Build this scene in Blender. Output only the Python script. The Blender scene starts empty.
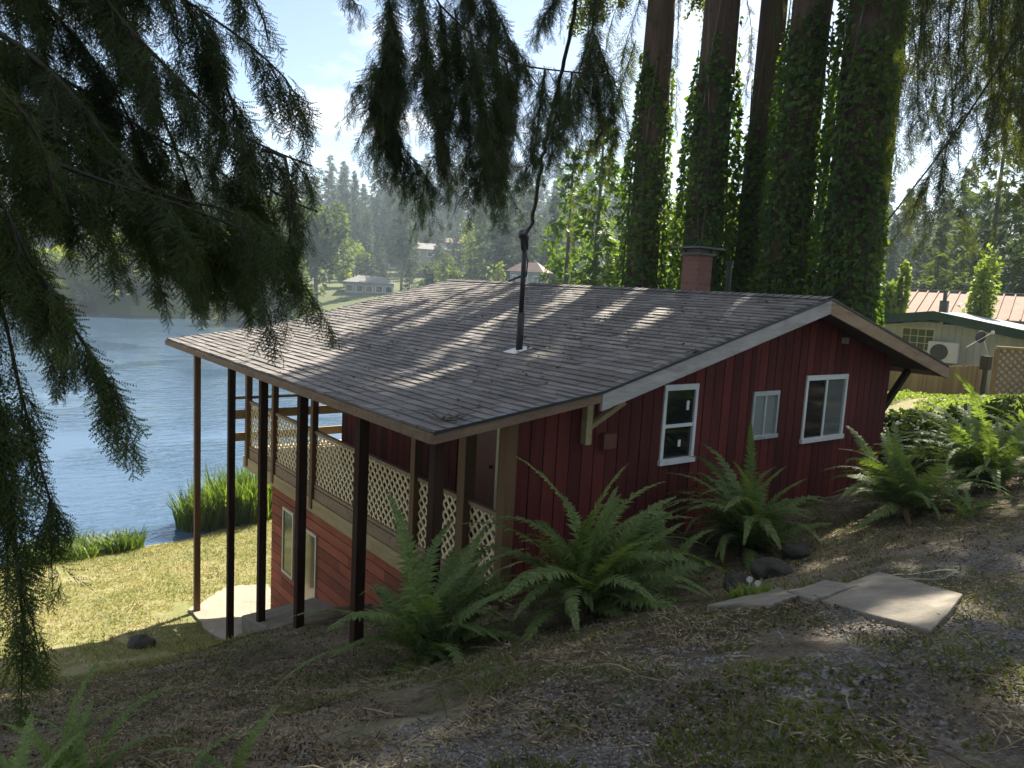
import bpy, math, random
import numpy as np
from mathutils import Vector, Matrix
random.seed(7)
RNG = np.random.default_rng(11)
SC = bpy.context.scene
COL = SC.collection
V3 = lambda *a: np.array(a, float)

# ------------------------------------------------------------------ camera frame
FPX, YAW, PITCH, ROLL = 770.07, 0.919535, -0.1263367, 0.0536256
CAM = V3(-9.865, -5.877, 7.340)
_f = V3(math.cos(PITCH)*math.cos(YAW), math.cos(PITCH)*math.sin(YAW), math.sin(PITCH))
_r0 = V3(math.sin(YAW), -math.cos(YAW), 0); _u0 = np.cross(_r0, _f)
CR = math.cos(ROLL)*_r0 + math.sin(ROLL)*_u0
CU = -math.sin(ROLL)*_r0 + math.cos(ROLL)*_u0
CF = _f
HF = V3(math.cos(YAW), math.sin(YAW), 0); HR = _r0           # horizontal forward / right
def ray(px, py): return CF + CR*(px-512)/FPX + CU*(384-py)/FPX
def at(px, py, depth): return CAM + ray(px, py)*depth
def mpp(depth): return depth/FPX

# ------------------------------------------------------------------ helpers
def norm(a): return a/np.maximum(np.linalg.norm(a, axis=-1, keepdims=True), 1e-9)
def _hash(i, j, k, seed):
    n = (i*374761393 + j*668265263 + k*2147483647 + seed*974711) & 0x7fffffff
    n = ((n ^ (n >> 13))*1274126177) & 0x7fffffff
    return ((n ^ (n >> 16)) & 0xffff)/65535.0
def vnoise(P, scale, seed=0):
    Q = np.asarray(P, float)*scale; I = np.floor(Q).astype(np.int64); F = Q-I; F = F*F*(3-2*F)
    out = 0
    for a in (0, 1):
        for b in (0, 1):
            for c in (0, 1):
                w = (F[:, 0] if a else 1-F[:, 0])*(F[:, 1] if b else 1-F[:, 1])*(F[:, 2] if c else 1-F[:, 2])
                out = out + w*_hash(I[:, 0]+a, I[:, 1]+b, I[:, 2]+c, seed)
    return out
def sstep(a, b, x):
    t = np.clip((x-a)/(b-a), 0, 1); return t*t*(3-2*t)

def set_props(o, label=None, cat=None, group=None, kind=None):
    if label: o['label'] = label
    if cat: o['category'] = cat
    if group: o['group'] = group
    if kind: o['kind'] = kind
    return o
def empty(name, loc=(0, 0, 0), label=None, cat=None, group=None):
    o = bpy.data.objects.new(name, None); COL.objects.link(o); o.location = [float(v) for v in loc]
    o.empty_display_size = 0.2
    return set_props(o, label, cat, group)
def link(name, me, mats, parent=None):
    o = bpy.data.objects.new(name, me); COL.objects.link(o)
    for m in (mats if isinstance(mats, (list, tuple)) else [mats]):
        if me.users <= 1 or len(me.materials) == 0: me.materials.append(m)
    if parent is not None:
        o.parent = parent
        l = parent.location
        p = parent
        off = Vector((0, 0, 0))
        while p is not None:
            off += p.location; p = p.parent
        o.location = -off            # geometry is authored in world space
    return o
def np_mesh(name, V, T, mat, parent=None, smooth=False, local=False):
    V = np.asarray(V, np.float32); T = np.asarray(T, np.int32)
    me = bpy.data.meshes.new(name)
    k = T.shape[1]
    me.vertices.add(len(V)); me.vertices.foreach_set('co', V.ravel())
    me.loops.add(T.size); me.loops.foreach_set('vertex_index', T.ravel())
    me.polygons.add(len(T)); me.polygons.foreach_set('loop_start', np.arange(0, T.size, k, dtype=np.int32))
    me.update(calc_edges=True)
    if smooth: me.polygons.foreach_set('use_smooth', np.ones(len(T), bool))
    o = link(name, me, mat, parent)
    if local: o.location = (0, 0, 0)
    return o
class MB:
    def __init__(s): s.v = []; s.f = []; s.m = []
    def quad(s, pts, m=0):
        n = len(s.v); s.v += [tuple(map(float, p)) for p in pts]; s.f.append(tuple(range(n, n+len(pts)))); s.m.append(m); return s
    def box(s, a, b, m=0):
        a, b = np.minimum(a, b), np.maximum(a, b)
        return s.hexa([(a[0], a[1], a[2]), (b[0], a[1], a[2]), (b[0], b[1], a[2]), (a[0], b[1], a[2]),
                       (a[0], a[1], b[2]), (b[0], a[1], b[2]), (b[0], b[1], b[2]), (a[0], b[1], b[2])], m)
    def hexa(s, p, m=0):
        n = len(s.v); s.v += [tuple(map(float, q)) for q in p]
        for f in ((0, 3, 2, 1), (4, 5, 6, 7), (0, 1, 5, 4), (1, 2, 6, 5), (2, 3, 7, 6), (3, 0, 4, 7)):
            s.f.append(tuple(n+i for i in f)); s.m.append(m)
        return s
    def bar(s, p, q, w, h, up=(0, 0, 1), m=0):
        p, q = np.array(p, float), np.array(q, float); d = norm(q-p); up = np.array(up, float)
        x = np.cross(d, up)
        if np.linalg.norm(x) < 1e-4: x = np.cross(d, V3(1, 0, 0))
        x = norm(x)*w/2; y = norm(np.cross(x, d))*h/2
        return s.hexa([p-x-y, p+x-y, q+x-y, q-x-y, p-x+y, p+x+y, q+x+y, q-x+y], m)
    def prism_y(s, pts, y0, y1, m=0):
        n = len(s.v); k = len(pts)
        s.v += [(float(x), float(y0), float(z)) for x, z in pts] + [(float(x), float(y1), float(z)) for x, z in pts]
        s.f.append(tuple(n+i for i in range(k))); s.f.append(tuple(n+k+i for i in reversed(range(k)))); s.m += [m, m]
        for i in range(k):
            j = (i+1) % k; s.f.append((n+i, n+k+i, n+k+j, n+j)); s.m.append(m)
        return s
    def tube(s, pts, rad, n=8, m=0, cap=True):
        pts = [np.array(p, float) for p in pts]; base = len(s.v); N = len(pts)
        rad = rad if hasattr(rad, '__len__') else [rad]*N
        x = None
        for i, p in enumerate(pts):
            d = norm(pts[min(i+1, N-1)]-pts[max(i-1, 0)])
            if x is None:
                a = V3(0, 0, 1) if abs(d[2]) < .9 else V3(1, 0, 0); x = norm(np.cross(d, a))
            else: x = norm(x-d*np.dot(x, d))
            y = np.cross(d, x)
            for j in range(n):
                t = 2*math.pi*j/n; s.v.append(tuple(p+rad[i]*(x*math.cos(t)+y*math.sin(t))))
        for i in range(N-1):
            for j in range(n):
                a = base+i*n+j; b = base+i*n+(j+1) % n
                s.f.append((a, b, b+n, a+n)); s.m.append(m)
        if cap:
            s.f.append(tuple(base+j for j in reversed(range(n)))); s.m.append(m)
            s.f.append(tuple(base+(N-1)*n+j for j in range(n))); s.m.append(m)
        return s
    def build(s, name, mats, parent=None, smooth=False, bevel=0):
        me = bpy.data.meshes.new(name); me.from_pydata(s.v, [], s.f); me.update()
        me.polygons.foreach_set('material_index', s.m)
        if smooth: me.polygons.foreach_set('use_smooth', [True]*len(s.f))
        o = link(name, me, mats, parent)
        if bevel:
            b = o.modifiers.new('bevel', 'BEVEL'); b.width = bevel; b.segments = 2; b.limit_method = 'ANGLE'
        return o

# ------------------------------------------------------------------ materials
def new_mat(name):
    m = bpy.data.materials.new(name); m.use_nodes = True; nt = m.node_tree; nt.nodes.clear()
    return m, nt, nt.nodes.new('ShaderNodeOutputMaterial')
def nd(nt, t, **kw):
    n = nt.nodes.new('ShaderNode'+t)
    for k, v in kw.items():
        if k in ('i',):
            for kk, vv in v.items(): n.inputs[kk].default_value = vv
        else: setattr(n, k, v)
    return n
def rgb(c): return (c[0], c[1], c[2], 1)
def noise(nt, scale, detail=4, rough=.6, vec=None, dist=0):
    n = nd(nt, 'TexNoise', i={'Scale': scale, 'Detail': detail, 'Roughness': rough, 'Distortion': dist})
    if vec is not None: nt.links.new(vec, n.inputs['Vector'])
    return n
def ramp(nt, fac, stops):
    r = nd(nt, 'ValToRGB'); el = r.color_ramp.elements
    while len(el) < len(stops): el.new(.5)
    for e, (p, c) in zip(el, stops): e.position = p; e.color = rgb(c) if hasattr(c, '__len__') else (c, c, c, 1)
    nt.links.new(fac, r.inputs[0]); return r.outputs[0]
def mix(nt, fac, a, b, mode='MIX'):
    n = nd(nt, 'Mix', data_type='RGBA', blend_type=mode)
    for s, v in ((0, fac), (6, a), (7, b)):
        if hasattr(v, 'is_output') or isinstance(v, bpy.types.NodeSocket): nt.links.new(v, n.inputs[s])
        else: n.inputs[s].default_value = v if s == 0 else rgb(v)
    return n.outputs[2]
def objco(nt, sc=(1, 1, 1)):
    t = nd(nt, 'TexCoord'); mp = nd(nt, 'Mapping'); mp.inputs['Scale'].default_value = sc
    nt.links.new(t.outputs['Object'], mp.inputs[0]); return mp.outputs[0]
def bump(nt, h, strength, dist, bsdf):
    b = nd(nt, 'Bump', i={'Strength': strength, 'Distance': dist}); nt.links.new(h, b.inputs['Height']); nt.links.new(b.outputs[0], bsdf.inputs['Normal'])
def island(nt): return nd(nt, 'NewGeometry').outputs['Random Per Island']

def surf(name, c1, c2, rough=.8, scale=(4, 4, 4), nscale=1., isl=0.0, bstr=.3, bdist=.01, metal=0, c3=None, spec=.4):
    """general weathered surface: two tones through noise, a third as stains, a random tone per piece"""
    m, nt, out = new_mat(name); p = nd(nt, 'BsdfPrincipled', i={'Roughness': rough, 'Metallic': metal, 'Specular IOR Level': spec})
    co = objco(nt, scale); n = noise(nt, nscale, 6, .65, co)
    c = mix(nt, ramp(nt, n.outputs[0], [(.3, 0), (.72, 1)]), c1, c2)
    if c3:
        n2 = noise(nt, nscale*.35, 5, .7, co, 1.0); c = mix(nt, ramp(nt, n2.outputs[0], [(.5, 0), (.72, .8)]), c, c3)
    if isl:
        r = nd(nt, 'MapRange', i={'To Min': 1-isl, 'To Max': 1+isl*.7}); nt.links.new(island(nt), r.inputs[0])
        hs = nd(nt, 'HueSaturation'); nt.links.new(c, hs.inputs['Color']); nt.links.new(r.outputs[0], hs.inputs['Value']); c = hs.outputs[0]
    nt.links.new(c, p.inputs['Base Color'])
    n3 = noise(nt, nscale*3, 5, .7, co); bump(nt, n3.outputs[0], bstr, bdist, p)
    nt.links.new(p.outputs[0], out.inputs[0]); return m
def leafmat(name, cols, trans=.4, tcol=None, rough=.55, nscale=.8, gloss=.25):
    """foliage: tones per leaf and per clump, light passes through"""
    m, nt, out = new_mat(name)
    n = noise(nt, nscale, 3, .6, objco(nt)); isl = island(nt)
    mm = nd(nt, 'Math', operation='MULTIPLY_ADD'); nt.links.new(isl, mm.inputs[0]); mm.inputs[1].default_value = .55
    sc = nd(nt, 'MapRange', i={'From Min': .3, 'From Max': .7, 'To Min': 0, 'To Max': .45}); nt.links.new(n.outputs[0], sc.inputs[0]); nt.links.new(sc.outputs[0], mm.inputs[2])
    k = len(cols)-1
    c = ramp(nt, mm.outputs[0], [(i/k, cc) for i, cc in enumerate(cols)])
    d = nd(nt, 'BsdfPrincipled', i={'Roughness': rough, 'Specular IOR Level': gloss}); nt.links.new(c, d.inputs['Base Color'])
    t = nd(nt, 'BsdfTranslucent'); tc = mix(nt, 1.0, c, tcol or (1.6, 1.5, .7), 'MULTIPLY'); nt.links.new(tc, t.inputs[0])
    s = nd(nt, 'MixShader'); s.inputs[0].default_value = trans
    nt.links.new(d.outputs[0], s.inputs[1]); nt.links.new(t.outputs[0], s.inputs[2]); nt.links.new(s.outputs[0], out.inputs[0])
    return m

M = {}
M['red'] = surf('red_paint_boards', (.098, .018, .014), (.145, .028, .021), .8, (5, 5, .55), 2, .38, .5, .008, c3=(.045, .014, .012), spec=.25)
M['redlow'] = surf('red_lap_siding', (.25, .062, .030), (.34, .10, .05), .85, (3, 1.2, 5), 1.4, .34, .5, .008, c3=(.15, .05, .035))
M['trim_grey'] = surf('weathered_grey_board', (.30, .28, .27), (.44, .42, .40), .85, (1, 6, 6), 2.5, .06, .4, .005, c3=(.20, .18, .165))
M['trim_brown'] = surf('brown_board', (.26, .17, .10), (.36, .25, .16), .8, (1.2, 6, 6), 2.5, .06, .4, .005, c3=(.13, .08, .05))
M['eave_brown'] = surf('brown_eave_board', (.15, .095, .06), (.22, .15, .10), .85, (1.2, 6, 6), 2.5, .06, .4, .005, c3=(.08, .05, .03))
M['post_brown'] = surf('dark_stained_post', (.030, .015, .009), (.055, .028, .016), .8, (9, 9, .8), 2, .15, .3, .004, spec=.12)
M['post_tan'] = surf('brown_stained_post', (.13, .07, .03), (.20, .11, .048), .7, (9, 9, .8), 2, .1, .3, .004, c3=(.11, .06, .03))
M['beam_tan'] = surf('yellowed_beam', (.36, .27, .13), (.46, .36, .19), .75, (6, .7, 6), 2, .06, .3, .004, c3=(.24, .16, .08))
M['lattice'] = surf('pale_lattice', (.70, .54, .30), (.80, .67, .42), .6, (6, 6, 6), 1, .06, .15, .002)
M['deckfloor'] = surf('deck_boards', (.44, .34, .21), (.56, .45, .30), .75, (6, 1, 6), 2, .12, .3, .004)
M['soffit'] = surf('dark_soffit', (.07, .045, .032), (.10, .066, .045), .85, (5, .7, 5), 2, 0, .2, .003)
M['drip'] = surf('black_drip_edge', (.012, .012, .013), (.022, .022, .023), .45, (5, 5, 5), 1, 0, .1, .002)
M['white'] = surf('white_vinyl', (.68, .68, .66), (.78, .78, .76), .4, (8, 8, 8), 1, 0, .05, .001)
M['alu'] = surf('grey_aluminium', (.40, .42, .42), (.50, .52, .51), .4, (8, 8, 8), 1, 0, .05, .001, metal=.3)
M['cream'] = surf('cream_frame', (.58, .52, .36), (.68, .62, .45), .6, (8, 8, 8), 1, 0, .1, .001)
M['door'] = surf('brown_door', (.12, .042, .026), (.16, .06, .035), .45, (5, 5, .6), 2, 0, .1, .002)
M['brick'] = None
M['black'] = surf('black_metal', (.012, .012, .012), (.03, .03, .03), .5, (9, 9, 9), 1, 0, .1, .001)
M['steel'] = surf('dark_galvanised', (.06, .06, .06), (.12, .115, .11), .5, (9, 9, 9), 1, 0, .1, .002, metal=.4)
M['lead'] = surf('pale_flashing', (.55, .55, .53), (.65, .65, .63), .5, (9, 9, 9), 1, 0, .2, .002)
M['concrete'] = surf('old_concrete', (.16, .14, .11), (.25, .22, .175), .9, (1, 1, 1), 5, 0, .8, .015, c3=(.10, .088, .062))
M['patio'] = surf('pale_patio', (.25, .205, .15), (.33, .275, .205), .9, (1, 1, 1), 4, 0, .4, .006, c3=(.19, .155, .115))
M['rock'] = surf('mossy_rock', (.03, .027, .023), (.07, .063, .052), .9, (3, 3, 3), 2, 0, .8, .03, c3=(.05, .065, .025))
M['bark'] = surf('red_brown_bark', (.06, .038, .027), (.15, .092, .062), .9, (7, 7, .5), 2, 0, 1, .05, c3=(.03, .022, .018))
M['bark_moss'] = surf('mossy_bark', (.09, .06, .032), (.20, .13, .065), .9, (7, 7, .5), 2, 0, 1, .05, c3=(.09, .095, .02))
M['barkdark'] = surf('dark_twig_bark', (.02, .016, .012), (.045, .036, .026), .9, (6, 6, 6), 2, 0, .6, .01)
M['barkgrey'] = surf('grey_bark', (.10, .085, .07), (.17, .15, .125), .9, (6, 6, 1), 2, 0, .6, .02)
M['needle'] = leafmat('hemlock_needles', [(.022, .036, .012), (.042, .064, .019), (.07, .10, .026), (.10, .135, .033)], .42, (1.9, 1.75, .55), nscale=1.4)
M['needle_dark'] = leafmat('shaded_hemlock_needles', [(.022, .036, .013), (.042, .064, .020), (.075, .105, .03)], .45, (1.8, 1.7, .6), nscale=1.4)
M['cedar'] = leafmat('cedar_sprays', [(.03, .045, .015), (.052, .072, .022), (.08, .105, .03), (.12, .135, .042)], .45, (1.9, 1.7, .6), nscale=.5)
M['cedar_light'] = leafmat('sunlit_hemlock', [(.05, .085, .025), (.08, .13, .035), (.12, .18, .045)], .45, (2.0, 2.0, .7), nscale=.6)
M['ivy'] = leafmat('ivy_leaves', [(.026, .05, .014), (.05, .09, .021), (.08, .13, .028), (.12, .175, .035)], .45, (2.3, 2.3, .6), .5, 1.0, .25)
M['fern'] = leafmat('sword_fern', [(.06, .088, .034), (.11, .152, .055), (.165, .22, .08), (.24, .29, .13)], .38, (1.7, 1.8, .6), .6, 1.5, .2)
M['ferndead'] = leafmat('dry_fern', [(.07, .042, .02), (.12, .075, .035), (.17, .115, .055)], .3, (1.5, 1.2, .7), .8)
M['shrub'] = leafmat('salal_leaves', [(.018, .03, .011), (.03, .05, .015), (.048, .075, .02), (.07, .10, .028)], .35, (1.8, 1.8, .6), .55, 1.5, .2)
M['lime'] = leafmat('lime_leaves', [(.10, .15, .03), (.16, .22, .045), (.24, .29, .06)], .5, (1.5, 1.5, .7), .5, 1.5)
M['reed'] = leafmat('iris_blades', [(.028, .05, .014), (.06, .095, .022), (.12, .17, .036), (.22, .25, .07)], .45, (1.7, 1.8, .6), .4, 2)
M['grassblade'] = leafmat('lawn_blades', [(.10, .13, .038), (.19, .195, .065), (.30, .275, .115), (.42, .36, .20)], .4, (1.4, 1.4, .7), .7, .7)
M['straw'] = leafmat('dry_straw', [(.10, .075, .042), (.20, .155, .09), (.34, .28, .17), (.50, .43, .29)], .2, (1, 1, 1), .9, 2)
M['mossgrass'] = leafmat('mossy_blades', [(.05, .065, .018), (.09, .11, .028), (.15, .17, .045), (.24, .23, .09)], .3, (1.4, 1.4, .7), .8, 2)
M['weed'] = leafmat('small_weeds', [(.055, .075, .022), (.09, .11, .03), (.15, .16, .05)], .4, (1.6, 1.7, .6), .6, 2)
M['litter'] = leafmat('fallen_leaf_bits', [(.025, .017, .010), (.075, .052, .031), (.17, .13, .08), (.42, .36, .25)], .1, (1, 1, 1), .9, 2)
M['pebble'] = surf('gravel_stones', (.13, .125, .12), (.24, .23, .215), .85, (20, 20, 20), 1, .6, .2, .002)
M['farcon'] = leafmat('far_conifer', [(.026, .048, .021), (.042, .070, .027), (.065, .098, .033)], .3, (1.5, 1.5, .7), .7, .06)
M['fardec'] = leafmat('far_broadleaf', [(.05, .075, .025), (.075, .105, .03), (.11, .14, .035)], .4, (1.6, 1.6, .6), .7, .1)
M['farlime'] = leafmat('far_sunny_broadleaf', [(.12, .16, .03), (.18, .22, .045), (.25, .28, .06)], .45, (1.5, 1.5, .6), .7, .1)
M['wall_pale'] = surf('pale_grey_siding', (.50, .51, .47), (.60, .61, .57), .8, (1, 1, .5), 2, .06, .2, .004)
M['green_trim'] = surf('dark_green_trim', (.018, .05, .034), (.028, .07, .048), .5, (3, 3, 3), 1, 0, .1, .002)
M['pale_roof'] = surf('pale_metal_roof', (.22, .25, .26), (.29, .32, .33), .85, (2, 2, 2), 1, .05, .1, .003)
M['rustroof'] = surf('faded_red_metal_roof', (.21, .13, .09), (.29, .195, .145), .9, (.8, .8, .8), 2, .06, .1, .003, c3=(.30, .16, .11))
M['fence'] = surf('tan_cedar_pickets', (.27, .19, .085), (.40, .29, .14), .85, (4, 4, .6), 2, .25, .3, .004)
M['fence_lat'] = surf('brown_lattice', (.20, .125, .065), (.29, .19, .10), .8, (4, 4, 4), 2, .1, .3, .004)
M['house_far'] = surf('far_house_wall', (.33, .36, .39), (.40, .43, .46), .8, (.4, .4, .4), 1, 0, .1, .01)
M['house_tan'] = surf('far_tan_wall', (.27, .24, .19), (.33, .30, .24), .8, (.4, .4, .4), 1, 0, .1, .01)
M['roof_far'] = surf('far_grey_roof', (.16, .15, .14), (.22, .21, .20), .8, (.5, .5, .5), 1, 0, .1, .01)
M['roof_brown'] = surf('far_brown_roof', (.16, .10, .075), (.22, .14, .11), .8, (.5, .5, .5), 1, 0, .1, .01)
M['rope'] = surf('pale_hose', (.26, .27, .21), (.36, .36, .30), .6, (9, 9, 9), 1, 0, .1, .002)
M['stump'] = surf('dark_stump_wood', (.03, .024, .018), (.07, .055, .04), .9, (4, 4, 2), 2, 0, .8, .02)
M['petal'] = surf('white_petals', (.75, .75, .72), (.82, .82, .8), .6, (9, 9, 9), 1, 0, .05, .001)

def glassmat(name, base, rough, tint=None):
    m, nt, out = new_mat(name); p = nd(nt, 'BsdfPrincipled', i={'Roughness': rough, 'Specular IOR Level': .9})
    n = noise(nt, 1.6, 3, .5, objco(nt)); c = mix(nt, n.outputs[0], base, tint or tuple(b*1.5 for b in base))
    nt.links.new(c, p.inputs['Base Color']); bump(nt, noise(nt, 2.5, 1, .4, objco(nt)).outputs[0], .05, .02, p)
    nt.links.new(p.outputs[0], out.inputs[0]); return m
M['glass'] = glassmat('dark_window_glass', (.006, .007, .008), .05)
M['glass_curtain'] = glassmat('frosted_glass', (.20, .22, .21), .25, (.25, .27, .255))
M['glass_blind'] = glassmat('glass_over_pale_blind', (.075, .085, .085), .06, (.15, .165, .16))
M['glass_green'] = glassmat('greenish_glass', (.07, .08, .055), .08, (.12, .13, .08))

def brickmat():
    m, nt, out = new_mat('red_brick'); p = nd(nt, 'BsdfPrincipled', i={'Roughness': .9})
    t = nd(nt, 'TexCoord'); mp = nd(nt, 'Mapping'); mp.inputs['Rotation'].default_value = (math.pi/2, 0, 0)
    nt.links.new(t.outputs['Object'], mp.inputs[0])
    sx = nd(nt, 'SeparateXYZ'); nt.links.new(t.outputs['Object'], sx.inputs[0])
    ad = nd(nt, 'Math', operation='ADD'); nt.links.new(sx.outputs[0], ad.inputs[0]); nt.links.new(sx.outputs[1], ad.inputs[1])
    cx = nd(nt, 'CombineXYZ'); nt.links.new(ad.outputs[0], cx.inputs[0]); nt.links.new(sx.outputs[2], cx.inputs[1])
    b = nd(nt, 'TexBrick', i={'Scale': 1, 'Mortar Size': .006, 'Brick Width': .21, 'Row Height': .075, 'Color1': rgb((.17, .075, .055)), 'Color2': rgb((.24, .11, .08)), 'Mortar': rgb((.17, .13, .11))})
    nt.links.new(cx.outputs[0], b.inputs[0])
    n = noise(nt, 6, 5, .6, t.outputs['Object']); c = mix(nt, ramp(nt, n.outputs[0], [(.45, 0), (.75, .6)]), b.outputs[0], (.16, .09, .07))
    nt.links.new(c, p.inputs['Base Color']); bump(nt, b.outputs[1], -.4, .01, p); nt.links.new(p.outputs[0], out.inputs[0]); return m
M['brick'] = brickmat()

def shinglemat():
    m, nt, out = new_mat('asphalt_shingles'); p = nd(nt, 'BsdfPrincipled', i={'Roughness': .88, 'Specular IOR Level': .35})
    co = objco(nt); isl = island(nt)
    c = ramp(nt, isl, [(0, (.07, .064, .061)), (.5, (.125, .114, .108)), (1, (.20, .18, .168))])
    g = noise(nt, 160, 2, .7, co); c = mix(nt, ramp(nt, g.outputs[0], [(.42, 0), (.66, .75)]), c, (.26, .235, .215))
    # moss and needle litter lying in streaks down the slope
    st = noise(nt, 1.0, 6, .7, objco(nt, (.45, 2.2, 1)), .6); c = mix(nt, ramp(nt, st.outputs[0], [(.5, 0), (.75, .55)]), c, (.15, .125, .10))
    st2 = noise(nt, 7, 6, .75, co); c = mix(nt, ramp(nt, st2.outputs[0], [(.62, 0), (.75, .7)]), c, (.16, .115, .08))
    nt.links.new(c, p.inputs['Base Color']); bump(nt, g.outputs[0], .5, .004, p)
    nt.links.new(p.outputs[0], out.inputs[0]); return m
M['shingle'] = shinglemat()

def groundmat():
    m, nt, out = new_mat('earth_gravel_and_lawn'); p = nd(nt, 'BsdfPrincipled', i={'Roughness': .95, 'Specular IOR Level': .2})
    co = objco(nt)
    def att(n):
        a = nd(nt, 'Attribute', attribute_name=n); return a.outputs['Fac']
    nA = noise(nt, 3.0, 8, .7, co); nB = noise(nt, 14, 6, .7, co); nC = noise(nt, 70, 4, .75, co); nD = noise(nt, .9, 5, .6, co)
    soil = mix(nt, ramp(nt, nB.outputs[0], [(.35, 0), (.65, 1)]), (.040, .030, .020), (.15, .115, .074))
    soil = mix(nt, ramp(nt, nC.outputs[0], [(.52, 0), (.68, .8)]), soil, (.22, .17, .11))
    nE = noise(nt, .55, 7, .75, co); soil = mix(nt, ramp(nt, nE.outputs[0], [(.46, 0), (.60, .75)]), soil, (.26, .215, .15)); soil = mix(nt, ramp(nt, nE.outputs[0], [(.33, .8), (.46, 0)]), soil, (.03, .022, .015)); moss = mix(nt, nC.outputs[0], (.05, .068, .018), (.14, .165, .045))
    soil = mix(nt, ramp(nt, nA.outputs[0], [(.50, 0), (.66, .75)]), soil, moss)
    v = nd(nt, 'TexVoronoi', i={'Scale': 55.0}); nt.links.new(co, v.inputs['Vector'])
    vc = nd(nt, 'SeparateColor'); nt.links.new(v.outputs['Color'], vc.inputs[0])
    grav = ramp(nt, vc.outputs[0], [(0, (.06, .058, .055)), (.5, (.14, .136, .13)), (1, (.27, .26, .245))])
    grav = mix(nt, ramp(nt, nB.outputs[0], [(.4, 0), (.66, .9)]), grav, (.075, .058, .038))
    gm = nd(nt, 'Math', operation='MULTIPLY'); nt.links.new(att('gravel'), gm.inputs[0])
    gr = ramp(nt, nD.outputs[0], [(.38, 0), (.52, 1)]); nt.links.new(gr, gm.inputs[1])
    c = mix(nt, gm.outputs[0], soil, grav)
    la = mix(nt, ramp(nt, nB.outputs[0], [(.35, 0), (.65, 1)]), (.15, .15, .055), (.33, .275, .14))
    la = mix(nt, ramp(nt, nC.outputs[0], [(.45, 0), (.7, .7)]), la, (.36, .31, .18))
    la = mix(nt, ramp(nt, nD.outputs[0], [(.45, 0), (.62, .6)]), la, (.13, .16, .045))
    c = mix(nt, att('lawn'), c, la)
    fa = mix(nt, noise(nt, .05, 6, .7, co).outputs[0], (.045, .075, .022), (.13, .135, .055)); c = mix(nt, att('far'), c, fa)
    nt.links.new(c, p.inputs['Base Color'])
    h = nd(nt, 'Math', operation='ADD'); nt.links.new(nC.outputs[0], h.inputs[0]); nt.links.new(v.outputs['Distance'], h.inputs[1])
    bump(nt, h.outputs[0], .7, .02, p); nt.links.new(p.outputs[0], out.inputs[0]); return m
M['ground'] = groundmat()

def watermat():
    m, nt, out = new_mat('lake_water'); p = nd(nt, 'BsdfPrincipled', i={'Base Color': rgb((.05, .09, .145)), 'Roughness': .08, 'IOR': 1.33, 'Specular IOR Level': .8})
    co = objco(nt, (1, 1, 1)); mp = nd(nt, 'Mapping'); mp.inputs['Rotation'].default_value = (0, 0, 1.15); mp.inputs['Scale'].default_value = (.55, 1.5, 1)
    nt.links.new(co, mp.inputs[0])
    n1 = noise(nt, 1.5, 3, .55, mp.outputs[0], .3); n2 = noise(nt, .35, 2, .5, mp.outputs[0])
    calm = noise(nt, .075, 2, .5, co); k = ramp(nt, calm.outputs[0], [(.40, .06), (.54, 1)])
    a = nd(nt, 'Math', operation='MULTIPLY'); nt.links.new(n1.outputs[0], a.inputs[0]); nt.links.new(k, a.inputs[1])
    b = nd(nt, 'Math', operation='MULTIPLY_ADD'); nt.links.new(n2.outputs[0], b.inputs[0]); b.inputs[1].default_value = .22; nt.links.new(a.outputs[0], b.inputs[2])
    bump(nt, b.outputs[0], .40, .25, p); nt.links.new(p.outputs[0], out.inputs[0]); return m
M['water'] = watermat()

# ------------------------------------------------------------------ terrain
CTRL = np.array([
 (-9.87,-5.88,5.74),(-14,-8,5.8),(-6,-9,5.85),(-8.4,-4.3,5.66),(-6.8,-5.2,5.70),(-3,-6,5.75),(3,-6,5.85),(10,-6,6.0),(-12,-14,6),(6,-14,6.2),(-20,-10,5.8),
 (-4.9,-3.5,5.35),(-3,-3.2,5.3),(0,-2.6,5.2),(-6.3,-3.3,5.35),
 (-2.9,.4,4.25),(-3.3,-.7,4.3),(-1.5,-1.0,4.6),(0.6,.4,4.3),(2.6,.4,4.4),(1.5,-1.3,4.9),
 (4.5,0,4.8),(8,2,5.1),(6,-2,5.4),(10,-1,5.5),(12,3,5.15),(9,6,4.6),(14,7,4.35),(15,4,5.0),(18,6,3.9),(24,8,3.6),(18,-4,5.0),(30,14,3.6),(30,-8,4.2),
 (-6.12,1.68,3.2),(-6.12,.1,3.75),(-6.12,3.38,2.75),(-6.12,4.77,2.1),(-6.12,6.2,1.36),(-6.12,8.15,1.1),(-5,7.3,1.0),(-5,5.4,1.95),(-5,2,3.2),(-5,.2,4.0),
 (-9.7,-3.2,5.45),(-9.5,-1.5,4.65),(-7.3,-2.5,5.0),(-7.5,-.3,4.05),(-7.3,3,2.75),(-7.1,5.5,1.72),(-9,1.5,3.5),(-9,4.5,2.2),(-10.5,0,4.3),(-12,-3,5.2),(-13,2,3.6),
 (-8.5,7.5,1.3),(-11,7,1.45),(-9,12,.55),(-6.5,12,.5),(-5.5,14.8,.14),(-8.8,15,.12),(-13,14.5,.12),(-2,14,.45),(-2.9,16.2,.1),(-.8,18.6,.08),(5,19.5,.2),
 (-6,18,-.5),(-12,19,-.6),(0,23,-.7),(-6,26,-1),(6,24,-.4),(-20,18,-.6),(-20,10,.8),(-20,0,3.8),
 (6,8,3.4),(6,4,4.3),(6,13,2.0),(14,14,2.4),(2.9,8,2.2),(0,10,1.1),(14,22,1.2),(24,22,2.4)], float)
def _tps(r2): return np.where(r2 > 1e-12, .5*r2*np.log(np.maximum(r2, 1e-12)), 0)
_A = _tps(((CTRL[:, None, :2]-CTRL[None, :, :2])**2).sum(-1)) + np.eye(len(CTRL))*.15
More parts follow.
